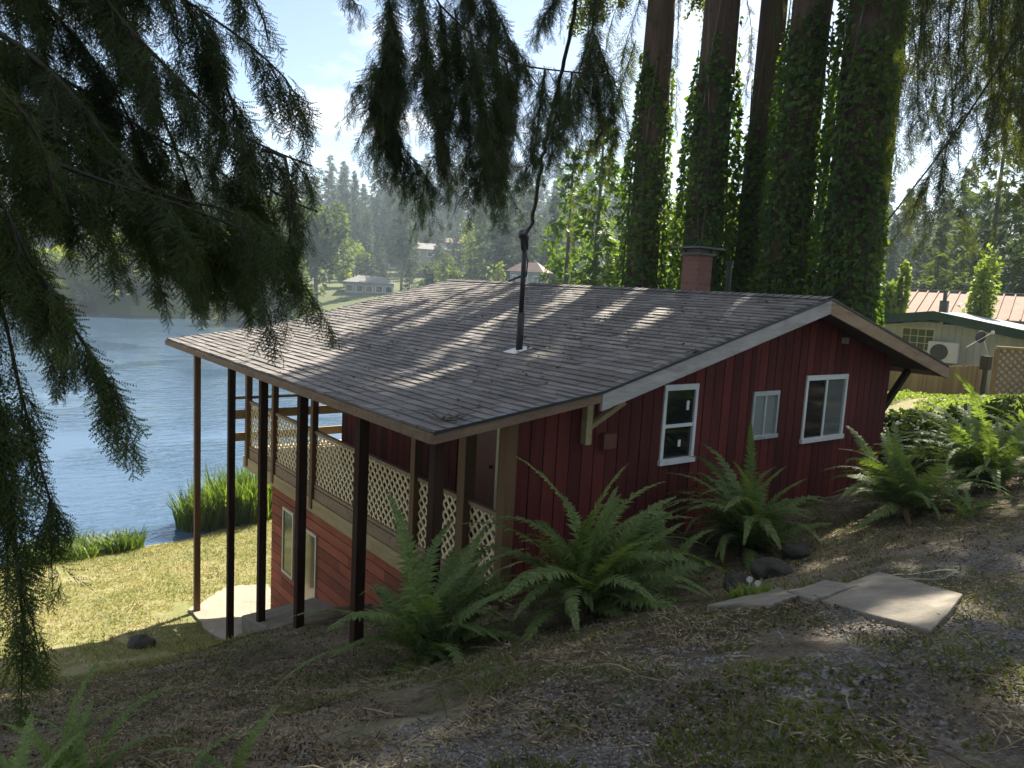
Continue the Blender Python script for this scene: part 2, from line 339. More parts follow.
_P = np.c_[np.ones(len(CTRL)), CTRL[:, :2]]
_K = np.block([[_A, _P], [_P.T, np.zeros((3, 3))]])
_W = np.linalg.solve(_K, np.r_[CTRL[:, 2], np.zeros(3)])
def near_h(X, Y):
    X = np.asarray(X, float); Y = np.asarray(Y, float); out = np.empty(X.shape)
    Xf, Yf, of = X.ravel(), Y.ravel(), np.empty(X.size)
    for s in range(0, Xf.size, 20000):
        q = np.c_[Xf[s:s+20000], Yf[s:s+20000]]
        of[s:s+20000] = _tps(((q[:, None, :]-CTRL[None, :, :2])**2).sum(-1))@_W[:-3] + _W[-3] + q@_W[-2:]
    return of.reshape(X.shape)
def height(X, Y, rough=True):
    X = np.asarray(X, float); Y = np.asarray(Y, float)
    dx, dy = X-CAM[0], Y-CAM[1]; r = np.hypot(dx, dy)
    D = dx*HF[0]+dy*HF[1]; L = dx*HR[0]+dy*HR[1]
    P = np.stack([X.ravel(), Y.ravel(), np.zeros(X.size)], 1)
    h = near_h(np.clip(X, -22, 34), np.clip(Y, -16, 30))
    big = vnoise(P, .012, 3).reshape(X.shape); mid = vnoise(P, .05, 5).reshape(X.shape)
    shore = 112+24*(big-.5)
    hill = 1.0+np.clip(D-shore, 0, 400)*.085*(.7+.6*big)+mid*1.6
    hill = np.minimum(hill, 20+14*big)
    far = np.where(D > shore, hill, -1.2)
    land = 2.6+np.clip(r-35, 0, 300)*.035+mid*1.2
    right = sstep(-1, 6, L-.05*D-1.5)
    far = far*(1-right)+np.maximum(land, far)*right
    back = sstep(5, -10, D); far = far*(1-back)+6*back
    t = sstep(20, 38, r)
    h = h*(1-t)+far*t
    if rough:
        k = np.exp(-r/18)
        h = h+k*((vnoise(P, 1.3, 8).reshape(X.shape)-.5)*.12+(vnoise(P, 4.5, 9).reshape(X.shape)-.5)*.05+(vnoise(P, 14, 10).reshape(X.shape)-.5)*.018)
    return h
def gh(x, y): return float(height(np.array([x]), np.array([y]))[0])
def gnd(px, py):
    d = ray(px, py); t = np.linspace(.5, 60, 3000); Q = CAM+d*t[:, None]
    i = int(np.argmax(Q[:, 2] < height(Q[:, 0], Q[:, 1], False))); return Q[i]

def build_ground():
    fr = np.radians(np.arange(-46, 46.01, .3)); rest = np.radians(np.r_[np.arange(48, 312, 4)])
    th = np.r_[fr, rest]; n = len(th)
    rr = np.r_[[.05], np.exp(np.arange(math.log(.9), math.log(520), .0175))]
    ang = YAW-th
    X = CAM[0]+rr[:, None]*np.cos(ang)[None]; Y = CAM[1]+rr[:, None]*np.sin(ang)[None]
    Z = height(X, Y)
    V = np.stack([X, Y, Z], -1).reshape(-1, 3)
    i = np.arange(len(rr)-1)[:, None]*n; j = np.arange(n)[None]; k = (j+1) % n
    F = np.stack([i+j, i+k, i+n+k, i+n+j], -1).reshape(-1, 4)[:, ::-1]
    o = np_mesh('ground', V, F, M['ground'], smooth=True); o['kind'] = 'structure'
    x, y, z = V.T; r = np.hypot(x-CAM[0], y-CAM[1]); P = np.c_[x, y, 0*x]
    nz = vnoise(P, .8, 21)-.5
    lawn = sstep(2.5, 1.9, z+nz*.6)*(1-sstep(34, 45, r)); lawn = np.maximum(lawn, sstep(5.2, 7, x)*sstep(-.5, 1.5, y)*(1-sstep(34, 45, r)))
    grav = sstep(-2.9, -4.0, y+x*.02+nz*.9)*(1-lawn)
    for nm, a in (('lawn', lawn), ('gravel', grav), ('far', sstep(34, 55, r))):
        at_ = o.data.attributes.new(nm, 'FLOAT', 'POINT'); at_.data.foreach_set('value', a.astype(np.float32))
build_ground()
lk = MB().quad([(-420, -60, 0), (120, -60, 0), (420, 420, 0), (-420, 420, 0)])
lk = MB()
c0 = CAM+HF*62-HR*70; 
lk.quad([(*(c0-HF*50-HR*130)[:2], 0), (*(c0-HF*50+HR*110)[:2], 0), (*(c0+HF*95+HR*110)[:2], 0), (*(c0+HF*95-HR*130)[:2], 0)])
set_props(lk.build('lake', M['water']), kind='structure')

# ------------------------------------------------------------------ foliage kits
def spray_template(seed, nside=8, needle=.075, width=.02, spread=55, droop=.25, npair=9, sidelen=.42, flat=.35, stem=.012):
    g = np.random.default_rng(seed); tris = []
    def axis(p0, d0, L, n, w0, pts=7):
        # gently drooping axis; returns sample points and directions
        ts = np.linspace(0, 1, pts); P = [p0]; D = [d0]; d = d0.copy()
        for _ in range(pts-1):
            d = norm(d+V3(0, 0, -droop/(pts-1))+g.normal(0, .05, 3)*V3(1, 1, .5)); P.append(P[-1]+d*L/(pts-1)); D.append(d)
        P = np.array(P); D = np.array(D)
        for a in range(pts-1):
            s = norm(np.cross(D[a], V3(0, 0, 1)))*w0*(1-.7*ts[a])
            tris.append((P[a]-s, P[a]+s, P[a+1]))
        for k in range(n):
            t = (k+.5)/n; q = t*(pts-1); a = min(int(q), pts-2); p = P[a]+(P[a+1]-P[a])*(q-a); d = D[a]
            sd = norm(np.cross(V3(0, 0, 1), d))
            for sg in (-1, 1):
                an = math.radians(spread+g.uniform(-14, 14)); v = d*math.cos(an)+sd*sg*math.sin(an)+V3(0, 0, g.normal(-.05, flat)); v = norm(v)
                l = needle*g.uniform(.7, 1.15)*(1-.35*t); ww = norm(np.cross(v, V3(0, 0, 1)+g.normal(0, .3, 3)))*width*.5
                tris.append((p-ww, p+ww, p+v*l))
        return P, D
    P, D = axis(V3(0, 0, 0), V3(1, 0, .05), 1., int(npair*2), stem)
    for k in range(nside):
        t = .1+.82*k/nside; q = t*6; a = min(int(q), 5); p = P[a]+(P[a+1]-P[a])*(q-a); d = D[a]
        sd = norm(np.cross(V3(0, 0, 1), d))*(1 if k % 2 else -1); an = math.radians(g.uniform(38, 58))
        v = norm(d*math.cos(an)+sd*math.sin(an)+V3(0, 0, g.normal(0, .12)))
        axis(p, v, sidelen*(1-.65*t)*g.uniform(.8, 1.2), max(3, int(npair*(1-.5*t))), stem*.6, 5)
    T = np.array(tris); V = T.reshape(-1, 3); return V, np.arange(len(V)).reshape(-1, 3)
HEM = [spray_template(i, nside=10, needle=.062, width=.036, droop=.45, npair=10, sidelen=.55, flat=.12) for i in range(5)]                      # hemlock, fine
CED = [spray_template(20+i, nside=10, needle=.10, width=.035, spread=38, droop=.9, npair=6, sidelen=.5, flat=.15) for i in range(5)]
BIG = [spray_template(40+i, nside=9, needle=.17, width=.075, spread=45, droop=.7, npair=5, sidelen=.55, flat=.3, stem=.012) for i in range(4)]
def frames(D, g, roll=.5):
    D = norm(np.asarray(D, float)); up = V3(0, 0, 1)+g.normal(0, roll, D.shape)
    Y = np.cross(up, D); Y = norm(Y); Z = np.cross(D, Y); return np.stack([D, Y, Z], 1)        # rows: axes
def place(temps, pos, D, S, g, roll=.5):
    pos = np.asarray(pos, float); S = np.asarray(S, float); Fm = frames(D, g, roll); pick = g.integers(0, len(temps), len(pos))
    Vs, Ts, off = [], [], 0
    for k, (v, t) in enumerate(temps):
        I = np.where(pick == k)[0]
        if not len(I): continue
        W = np.einsum('nv,kvx->knx', v, Fm[I])*S[I][:, None, None]+pos[I][:, None]
        Vs.append(W.reshape(-1, 3)); Ts.append((t[None]+(np.arange(len(I))*len(v))[:, None, None]).reshape(-1, 3)+off); off += len(I)*len(v)
    return np.concatenate(Vs), np.concatenate(Ts)
def polyline(pts, step):
    pts = np.asarray(pts, float)
    # Catmull-Rom through the points
    Q = np.vstack([2*pts[0]-pts[1], pts, 2*pts[-1]-pts[-2]]); out = []
    for i in range(1, len(Q)-2):
        n = max(2, int(np.linalg.norm(Q[i+1]-Q[i])/step))
        t = np.linspace(0, 1, n, endpoint=False)[:, None]
        out.append(.5*((2*Q[i])+(-Q[i-1]+Q[i+1])*t+(2*Q[i-1]-5*Q[i]+4*Q[i+1]-Q[i+2])*t**2+(-Q[i-1]+3*Q[i]-3*Q[i+1]+Q[i+2])*t**3))
    out.append(pts[-1:]); return np.concatenate(out)
def hang(pts, g, length=.3, every=.05, down=.5, out=.6, along=.6, jitter=.02):
    """spray roots along a twig or limb, each spray drooping from it"""
    P = polyline(pts, every); T = np.gradient(P, axis=0); T = norm(T)
    n = len(P); side = norm(np.cross(T, V3(0, 0, 1)+g.normal(0, .05, T.shape)))*g.choice([-1, 1], n)[:, None]
    rnd = g.normal(0, .35, (n, 3))
    D = norm(T*along+side*out*g.uniform(.3, 1.2, n)[:, None]+V3(0, 0, -1)*down*g.uniform(.4, 1.4, n)[:, None]+rnd*.5)
    S = length*g.uniform(.6, 1.25, n)*(1-.35*np.linspace(0, 1, n)**3)
    return P+g.normal(0, jitter, P.shape), D, S
def limb(parent, pts, r0, r1, mat=None, name='branch'):
    P = polyline(pts, .15); n = len(P); mb = MB().tube(P, list(np.linspace(r0, r1, n)), 6)
    return mb.build(name, mat or M['barkdark'], parent, smooth=True)
def needles(parent, packs, temps, g, mat, roll=.5, name='foliage'):
    pos = np.concatenate([p[0] for p in packs]); D = np.concatenate([p[1] for p in packs]); S = np.concatenate([p[2] for p in packs])
    V, T = place(temps, pos, D, S, g, roll); return np_mesh(name, V, T, mat, parent)

# ------------------------------------------------------------------ red cabin
L = 9.696; ZR = 7.40; XE, XP, XR = -4.2, -6.265, 3.761; SW = 1.12/4.2; SP = (1.406-1.12)/(6.265-4.2)
def zr(x):
    if x >= 0: return ZR-SW*x
    if x >= XE: return ZR+SW*x
    return ZR+SW*XE+SP*(x-XE)
WY = .523; XW0, XW1, XL = -3.93, 2.9, -4.9
cabin = empty('cabin', (-2, 3, 4.3), 'red board cabin with grey shingle roof, lattice deck and tall posts above the lake', 'house')

def boards(x0, x1, zlo, ztop, y, holes, w=.19, gap=.014, t=.022):
    """vertical boards on a plane y, cut round openings, tops following ztop(x)"""
    mb = MB(); xs = list(np.arange(x0, x1, w))+[x1]
    for a, b in zip(xs[:-1], xs[1:]):
        cuts = sorted({a+gap/2, b-gap/2} | {q for h in holes for q in h[:2] if a+gap/2 < q < b-gap/2})
        for c, d in zip(cuts[:-1], cuts[1:]):
            m_ = (c+d)/2; iv = [(zlo, None)]
            for hx0, hx1, hz0, hz1 in holes:
                if hx0 < m_ < hx1: iv = [(zlo, hz0), (hz1, None)]
            for lo, hi in iv:
                h0, h1 = (ztop(c), ztop(d)) if hi is None else (hi, hi)
                dy = random.uniform(-.002, .002)
                mb.hexa([(c, y-t+dy, lo), (d, y-t+dy, lo), (d, y, lo), (c, y, lo), (c, y-t+dy, h0), (d, y-t+dy, h1), (d, y, h1), (c, y, h0)])
    return mb
WIN = [(-2.62, -2.02, -2.16+ZR, -1.20+ZR), (.463, 1.558, -2.13+ZR, -1.17+ZR), (-.795, -.228, -1.98+ZR, -1.36+ZR)]
under = lambda x: zr(x)-.13
b = boards(XL, XW1, 3.3, under, WY, WIN)
# dark backing sheet behind the boards and the other walls of the upper storey
b.prism_y([(XW0, 3.2), (XW1-.01, 3.2), (XW1-.01, under(XW1)-.01), (0, under(0)-.01), (XW0, under(XW0)-.01)], WY+.001, WY+.08)
b.box((XL+.002, WY+.001, 3.2), (XW0, WY+.06, under(XL)-.02))
b.build('wall', M['red'], cabin)['label'] = 'dark red vertical board gable wall with three windows'
sw = MB()   # long wall on the deck, vertical boards facing the lake side
YS = np.arange(WY+.09, 6.9, .19)
for ya in YS:
    if 2.05 < ya+.1 < 3.0: lo = 5.98
    else: lo = 3.9
    sw.box((XW0-.022, ya+.007, lo), (XW0, min(ya+.183, 6.9), under(XW0)-.01))
sw.box((XW0+.001, WY+.081, 3.9), (XW0+.09, 6.9, under(XW0)-.02))
for x in np.arange(XW0+.1, XW1-.2, .19): sw.box((x+.007, 6.9, 3.9), (x+.183, 6.925, under(x)-.05))
sw.box((XW0+.1, 6.84, 3.9), (XW1, 6.899, under(XW0)-.04))
for ya in YS: sw.box((XW1, ya+.007, 3.0), (XW1+.022, ya+.183, under(XW1)-.01))
sw.box((XW1-.09, WY+.081, 3.0), (XW1-.001, 6.83, under(XW1)-.02))
sw.build('wall', M['red'], cabin)
lw = MB()   # lower storey, lap siding
XB, Y0L, Y1L = -4.97, .65, 7.5
zz = .6
while zz < 3.55:
    h = .175; top = min(zz+h-.016, 3.56)
    yy = Y0L
    while yy < Y1L-.05:
        ye = min(Y1L, yy+random.uniform(1.6, 3.2)); ye = Y1L if Y1L-ye < .5 else ye
        lw.hexa([(XB-.034, yy+.003, zz), (XB, yy+.003, zz), (XB, ye-.003, zz), (XB-.034, ye-.003, zz), (XB-.034, yy+.003, top), (XB, yy+.003, top), (XB, ye-.003, top), (XB-.034, ye-.003, top)])
        yy = ye
    zz += h
lw.box((XB+.001, Y0L, .2), (XB+.12, Y1L-.001, 3.56), 1); lw.box((XB+.13, Y1L-.12, .2), (XW1, Y1L-.002, 3.56)); lw.box((XW1-.14, Y0L, .2), (XW1-.02, Y1L-.13, 3.0)); lw.box((XB+.13, Y0L, 1), (XW1-.15, Y0L+.1, 3.4))
lw.build('wall', [M['redlow'], M['soffit']], cabin)['label'] = 'lower storey wall of weathered red lap boards'

def window_y(holes, y, style, pane, frame_mat):
    x0, x1, z0, z1 = holes; f = .055 if frame_mat is M['white'] else .042
    m = MB()
    m.box((x0-.02, y-.05, z1-f+.01), (x1+.02, y+.02, z1+.03)); m.box((x0-.035, y-.07, z0-.03), (x1+.035, y+.02, z0+f-.015))
    m.box((x0-.02, y-.048, z0+f-.015), (x0+f-.02, y+.02, z1-f+.01)); m.box((x1-f+.02, y-.048, z0+f-.015), (x1+.02, y+.02, z1-f+.01))
    zm, xm = (z0+z1)/2-.02, (x0+x1)/2
    if style == 'hung': m.box((x0+f-.02, y-.038, zm-.022), (x1-f+.02, y+.01, zm+.022))
    else: m.box((xm-.022, y-.038, z0+f-.015), (xm+.022, y+.01, z1-f+.01))
    w = m.build('window', frame_mat, cabin, bevel=.004)
    def pn(a, b_, c, d, yy, mat):
        MB().box((a, yy, c), (b_, yy+.006, d)).build('pane', mat, w)
    if style == 'hung':
        pn(x0+f-.021, x1-f+.021, zm+.021, z1-f+.011, y-.02, pane); pn(x0+f-.021, x1-f+.021, z0+f-.016, zm-.021, y-.01, pane)
        MB().box((x1-.17, y-.026, zm+.19), (x1-.12, y-.021, zm+.31)).build('sticker', M['white'], w)
        MB().box((x0+.33, y-.018, zm-.28), (x0+.38, y-.011, zm-.19)).build('sticker', M['white'], w)
    else:
        pn(x0+f-.021, xm-.021, z0+f-.016, z1-f+.011, y-.02, pane); pn(xm+.021, x1-f+.021, z0+f-.016, z1-f+.011, y-.01, pane if style == 'slide' else M['glass_blind'])
    return w
window_y(WIN[0], WY, 'hung', M['glass'], M['white'])['label'] = 'white single hung window with dark panes'
window_y(WIN[1], WY, 'blind', M['glass'], M['white'])['label'] = 'wide white sliding window'
window_y(WIN[2], WY, 'slide', M['glass_curtain'], M['alu'])['label'] = 'small grey sliding window with frosted panes'
for (ya, yb, za, zb) in ((6.40, 6.90, 2.12, 3.30), (5.42, 6.12, 1.86, 3.20)):
    m = MB(); f = .045; x = XB-.034
    m.box((x-.03, ya, zb-f), (x, yb, zb)).box((x-.03, ya, za), (x, yb, za+f)).box((x-.028, ya, za+f), (x, ya+f, zb-f)).box((x-.028, yb-f, za+f), (x, yb, zb-f))
    w = m.build('window', M['cream'], cabin); MB().box((x-.012, ya+f, za+f), (x-.004, yb-f, zb-f)).build('pane', M['glass_green'], w)
# door on the deck
d = MB().box((XW0-.05, 2.10, 3.98), (XW0-.024, 2.92, 5.95)).build('door', M['door'], cabin)
MB().box((XW0-.06, 2.04, 3.97), (XW0-.024, 2.095, 6.0)).box((XW0-.06, 2.925, 3.97), (XW0-.024, 2.98, 6.0)).box((XW0-.058, 2.095, 5.955), (XW0-.024, 2.925, 6.0)).build('door_frame', M['cream'], d)
MB().tube([(XW0-.055, 2.2, 4.95), (XW0-.10, 2.2, 4.95)], .025, 10).build('handle', M['steel'], d)

# roof deck, soffit, shingles
roof = MB()
th = .11
roof.prism_y([(XP, zr(XP)-th), (XE, zr(XE)-th), (0, ZR-th), (XR, zr(XR)-th), (XR, zr(XR)-.012), (0, ZR-.012), (XE, zr(XE)-.012), (XP, zr(XP)-.012)], 0, L).build('roof', M['soffit'], cabin)
roof_o = [o for o in COL.objects if o.name.startswith('roof')][0]
def shingles():
    mb = MB(); expo, tabw = .143, .305
    def plane(xa, xb, row0):
        za, zb = zr(xa+1e-6 if xb > xa else xa-1e-6), zr(xb-1e-6 if xb > xa else xb+1e-6)
        ln = math.hypot(xb-xa, zb-za); n = int(round(ln/expo)); ux, uz = (xb-xa)/ln, (zb-za)/ln; nx, nz = -uz, ux
        if nz < 0: nx, nz = -nx, -nz
        for k in range(n):
            s0, s1 = k*ln/n-.004, (k+1)*ln/n+.012
            y = -.05-tabw*(((k+row0) % 2)*.5+random.uniform(0, .06))
            while y < L+.04:
                y0, y1 = max(y+.006, -.05), min(y+tabw-.006, L+.05)
                y += tabw
                if y1-y0 < .02: continue
                h0 = .017+random.uniform(-.005, .008); h1 = .002
                lift = random.uniform(.0, .012) if random.random() < .06 else 0
                w0, w1 = random.uniform(-.006, .006), random.uniform(-.006, .006)
                def q(s, h, yy): return (xa+ux*s+nx*h, yy, za+uz*s+nz*h)
                A, B = q(s0+w0, h0+lift, y0), q(s0+w1, h0, y1); C_, D_ = q(s1, h1, y1), q(s1, h1, y0)
                A2, B2 = q(s0+w0, -.01, y0), q(s0+w1, -.01, y1)
                n_ = len(mb.v); mb.v += [A, B, C_, D_, A2, B2]
                mb.f += [(n_, n_+1, n_+2, n_+3), (n_+4, n_+5, n_+1, n_), (n_+4, n_, n_+3), (n_+1, n_+5, n_+2)]; mb.m += [0]*4
        return n
    r = plane(XP, XE, 0); plane(XE, 0, r); plane(XR, 0, 0)
    y = -.05
    while y < L+.05:      # ridge caps
        y1 = min(y+.145, L+.05)
        for sx in (-1, 1):
            mb.quad([(0, y, ZR+.034), (0, y1, ZR+.024), (sx*.15, y1, ZR+.024-.15*SW), (sx*.15, y, ZR+.034-.15*SW)])
        y = y1
    return mb.build('shingles', M['shingle'], roof_o)
shingles()
fa = MB()
def rake(x0, x1, dep, y0, y1, top=-.022, m=0):
    return [(x0, y0, zr(x0)+top-dep), (x1, y0, zr(x1)+top-dep), (x1, y1, zr(x1)+top-dep), (x0, y1, zr(x0)+top-dep), (x0, y0, zr(x0)+top), (x1, y0, zr(x1)+top), (x1, y1, zr(x1)+top), (x0, y1, zr(x0)+top)]
e = 1e-6
MB().hexa(rake(XE+e, -e, .185, -.042, -.003)).build('fascia_board', M['trim_grey'], cabin)
MB().hexa(rake(e, XR, .185, -.042, -.003)).build('fascia_board', M['trim_brown'], cabin)['label'] = 'brown fascia board on the right rake'
MB().hexa(rake(XP, XE-e, .09, -.038, -.003)).build('fascia_board', M['eave_brown'], cabin)
MB().hexa(rake(XP, XE-e, .10, L+.003, L+.04)).hexa(rake(XE+e, -e, .185, L+.003, L+.04)).hexa(rake(e, XR, .185, L+.003, L+.04)).build('fascia_board', M['trim_brown'], cabin)
MB().box((XP-.038, -.04, zr(XP)-.105), (XP-.002, L+.04, zr(XP)-.016)).build('fascia_board', M['eave_brown'], cabin)
MB().box((XR+.002, -.04, zr(XR)-.19), (XR+.04, L+.04, zr(XR)-.016)).build('fascia_board', M['trim_brown'], cabin)
dr = MB(); dr2 = MB()
for a, c in ((XP, XE-e), (XE+e, -e), (e, XR)):
    dr.hexa(rake(a, c, .03, -.052, .03, .012)); dr2.hexa(rake(a, c, .03, L-.03, L+.052, .012))
dr.build('drip_edge', M['drip'], roof_o); dr2.build('drip_edge', M['drip'], roof_o)
for x in (-1.42, -.02, 1.32):       # outlooker ends under the rake
    MB().box((x-.03, .41, zr(x)-.31), (x+.03, WY-.03, zr(x)-.22)).build('beam_end', M['trim_grey'], cabin)
# knee brace under the right eave and the bracket under the left eave of the main roof
MB().bar((XW1+.03, WY+.05, 5.62), (XR-.10, WY+.05, zr(XR)-.14), .09, .09).build('eave_brace', M['post_brown'], cabin)
bk = MB().box((-3.99, WY-.12, 5.60), (-3.90, WY-.03, 6.12)).bar((-3.90, WY-.075, 5.80), (-3.62, WY-.32, 6.12), .06, .06, (0, 1, 0)).build('eave_bracket', M['beam_tan'], cabin)
MB().box((-3.68, WY-.10, 5.52), (-3.48, WY-.024, 5.70)).build('wall_vent', M['door'], cabin)

# deck
deck = MB()
for x in np.arange(-5.0, XW0-.12, .14): deck.box((x, WY+.07, 3.93), (x+.134, 8.82, 3.965))
for x in np.arange(XW0-.04, XW1, .14): deck.box((x, 6.94, 3.93), (x+.134, 8.82, 3.965))
deck_o = deck.build('deck', M['deckfloor'], cabin)
MB().box((-5.08, .10, 3.58), (-5.0, 8.9, 3.80)).build('deck_beam', M['beam_tan'], deck_o)
MB().box((-5.05, .10, 3.805), (-5.005, 8.88, 3.97)).build('deck_beam', M['trim_brown'], deck_o)
MB().box((-4.99, 8.83, 3.6), (XW1, 8.9, 3.96)).box((-4.96, .5, 3.62), (XW0, .56, 3.92)).build('deck_beam', M['beam_tan'], deck_o)
PY = [(8.68, .11, 'post_tan'), (7.28, .10, 'post_tan'), (5.54, .10, 'post_tan'), (3.93, .10, 'post_tan'), (2.33, .11, 'post_tan'), (1.20, .15, 'post_tan'), (.44, .14, 'post_tan')]
for y, w, mt in PY:
    MB().box((-5.05-w*.5, y-w/2, 3.64), (-5.052+w*.5+.0, y+w/2, zr(-5.05)-.115)).build('railing_post', M[mt], deck_o, bevel=.004)
def lattice(y0, y1, z0, z1, x, mat, axis='y', sp=.10, w=.035):
    mb = MB(); W, H = y1-y0, z1-z0
    for sg, dx in ((1, 0), (-1, .009)):
        k = -H if sg > 0 else 0
        c = k
        while c < (W if sg > 0 else W+H):
            # line y = c + sg*z  within the rectangle
            pts = []
            za, zb = 0, H
            ya, yb = c+sg*za, c+sg*zb
            if ya > yb: ya, yb, za, zb = yb, ya, zb, za
            if yb > 0 and ya < W:
                if ya < 0: t = -ya/(yb-ya); za = za+(zb-za)*t; ya = 0
                if yb > W: t = (yb-W)/(yb-ya); zb = zb-(zb-za)*t; yb = W
                if yb-ya > .02:
                    mb.bar((x+dx, y0+ya, z0+za), (x+dx, y0+yb, z0+zb), .007, w, (0, 0, 1)) if axis == 'y' else mb.bar((y0+ya, x+dx, z0+za), (y0+yb, x+dx, z0+zb), .007, w, (0, 0, 1))
            c += sp*math.sqrt(2)
    return mb
ys = sorted(p[0] for p in PY)
for a, c in zip(ys[:-1], ys[1:]):
    a2, c2 = a+.06, c-.06
    lp = lattice(a2, c2, 4.04, 4.86, -5.03, M['lattice']).build('lattice_panel', M['lattice'], deck_o)
    MB().box((-5.06, a2, 4.862), (-5.0, c2, 4.91)).build('top_rail', M['trim_brown'], deck_o); MB().box((-5.055, a2, 3.99), (-5.005, c2, 4.038)).build('bottom_rail', M['trim_brown'], deck_o)
for z0, z1 in ((4.93, 4.98), (4.55, 4.72), (4.12, 4.28)):
    MB().box((-5.35, 8.75, z0), (XW1, 8.79, z1)).build('railing', M['beam_tan'], deck_o)
MB().box((XW1-.08, 8.70, 3.64), (XW1+.02, 8.80, 6.5)).build('railing_post', M['post_tan'], deck_o); MB().box((-1.1, 8.66, 3.64), (-1.0, 8.745, zr(-1)-.12)).build('railing_post', M['post_tan'], deck_o)
# the tall outrigger posts carrying the porch eave
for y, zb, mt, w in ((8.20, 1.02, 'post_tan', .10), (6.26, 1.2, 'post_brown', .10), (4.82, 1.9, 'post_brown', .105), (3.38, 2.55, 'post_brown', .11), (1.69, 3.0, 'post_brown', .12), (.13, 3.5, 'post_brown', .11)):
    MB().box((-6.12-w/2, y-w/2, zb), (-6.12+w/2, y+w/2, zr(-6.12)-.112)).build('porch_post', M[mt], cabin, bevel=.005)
# chimney and flue on the ridge
ch = MB().box((.08, 2.38, 6.9), (.42, 2.72, 8.0)).build('chimney', M['brick'], cabin)
cp = MB().box((-.06, 2.24, 8.10), (.56, 2.86, 8.13))
for x in (.09, .41):
    for y in (2.39, 2.71): cp.box((x-.015, y-.015, 8.035), (x+.015, y+.015, 8.10))
cp.box((.04, 2.34, 8.002), (.46, 2.76, 8.035)); cp.box((.12, 2.42, 8.035), (.38, 2.68, 8.099)); cp.build('chimney_cap', M['steel'], ch)
MB().tube([(.45, 2.05, 7.2), (.45, 2.05, 7.86)], .04, 10).tube([(.45, 2.05, 7.86), (.45, 2.05, 7.93)], .06, 10).build('flue_pipe', M['black'], cabin)
# service mast through the roof
mp = V3(-3.483, 2.379, zr(-3.483))
mast = MB().tube([mp+V3(0, 0, -.1), mp+V3(0, 0, .52)], .048, 12).tube([mp+V3(0, 0, .52), mp+V3(0, 0, 1.42)], .034, 12).build('service_mast', M['black'], cabin, smooth=True)
MB().tube([mp+V3(0, 0, 1.36), mp+V3(-.02, -.01, 1.52), mp+V3(-.10, -.06, 1.56), mp+V3(-.14, -.09, 1.50)], [.05, .06, .055, .03], 10).build('weatherhead', M['black'], mast, smooth=True); MB().tube([mp+V3(0, 0, 1.02), mp+V3(-.16, .10, .93)], .014, 6).build('cable_clamp', M['black'], mast)
MB().prism_y([(mp[0]-.17, mp[2]-.17*SW+.018), (mp[0]+.12, mp[2]+.12*SW+.018), (mp[0]+.12, mp[2]+.12*SW+.026), (mp[0]-.17, mp[2]-.17*SW+.026)], mp[1]-.13, mp[1]+.13).build('flashing', M['lead'], mast)
# foundation ledge and landing under the lower wall
ld = MB()
ld.hexa([(-6.2, 3.2, 1.6), (-4.98, 3.2, 1.6), (-4.98, 5.45, 1.6), (-6.2, 5.45, 1.6), (-6.2, 3.2, 2.62), (-4.98, 3.2, 2.55), (-4.98, 5.45, 2.16), (-6.2, 5.45, 2.12)])
set_props(ld.build('concrete_landing', M['concrete'], bevel=.02), kind='structure')
PATIO = np.array([(-4.3, 9.6), (-5.0, 9.9), (-6.25, 8.3), (-6.15, 6.0), (-4.95, 5.6)])
def in_poly(P, x, y):
    ins = np.zeros(len(x), bool); j = len(P)-1
    for i in range(len(P)):
        c = ((P[i, 1] > y) != (P[j, 1] > y)) & (x < (P[j, 0]-P[i, 0])*(y-P[i, 1])/(P[j, 1]-P[i, 1]+1e-12)+P[i, 0]); ins ^= c; j = i
    return ins
def build_patio():
    c = PATIO.mean(0); mb = MB(); n = 60; rim = []
    for k in range(5):
        a, b_ = PATIO[k], PATIO[(k+1) % 5]
        for t in np.linspace(0, 1, n//5, endpoint=False): rim.append(a+(b_-a)*t+RNG.normal(0, .02, 2))
    rim = np.array(rim); rings = 6
    for q in range(1, rings+1):
        for p_ in rim:
            xy = c+(p_-c)*q/rings; mb.v.append((xy[0], xy[1], gh(xy[0], xy[1])+.045))
    for p_ in rim: mb.v.append((p_[0], p_[1], gh(p_[0], p_[1])-.15))
    N_ = len(rim); mb.f.append(tuple(range(N_))); mb.m.append(0)
    for q in range(rings):
        for k in range(N_): mb.f.append((q*N_+k, (q+1)*N_+k, (q+1)*N_+(k+1) % N_, q*N_+(k+1) % N_)); mb.m.append(0)
    set_props(mb.build('patio', M['patio']), kind='structure')
build_patio()

# ------------------------------------------------------------------ ground pieces in front
def slab(name, px, zl, th, label, mat='concrete'):
    P = []
    for x, y in px:
        P.append(gnd(x, y)+V3(0, 0, 0))
    for q in P: q[2] = gh(q[0], q[1])+.042
    P = np.array(P); c = P.mean(0); top = P.copy(); bot = P-V3(0, 0, th)
    mb = MB(); k = len(P)
    # ragged outline
    out = []
    for i in range(k):
        a, b_ = top[i], top[(i+1) % k]
        for t in np.linspace(0, 1, 7, endpoint=False): out.append(a+(b_-a)*t+np.r_[RNG.normal(0, .006, 2), 0])
    n = len(out); tp = [tuple(p) for p in out]; bt = [tuple(p-V3(0, 0, th)) for p in out]
    mb.v = tp+bt; mb.f = [tuple(range(n))]+[(i, i+n, (i+1) % n+n, (i+1) % n) for i in range(n)]; mb.m = [0]*len(mb.f)
    o = mb.build(name, M[mat]); set_props(o, label, 'slab', 'concrete slabs of the path down to the cabin')
    bm_ = o.modifiers.new('b', 'BEVEL'); bm_.width = .012; bm_.segments = 2; bm_.limit_method = 'ANGLE'
    return o
slab('concrete_slab', [(878, 576), (962, 606), (930, 640), (808, 605)], 5.47, .12, 'largest sunlit concrete slab at the top of the path beside the pale hose')
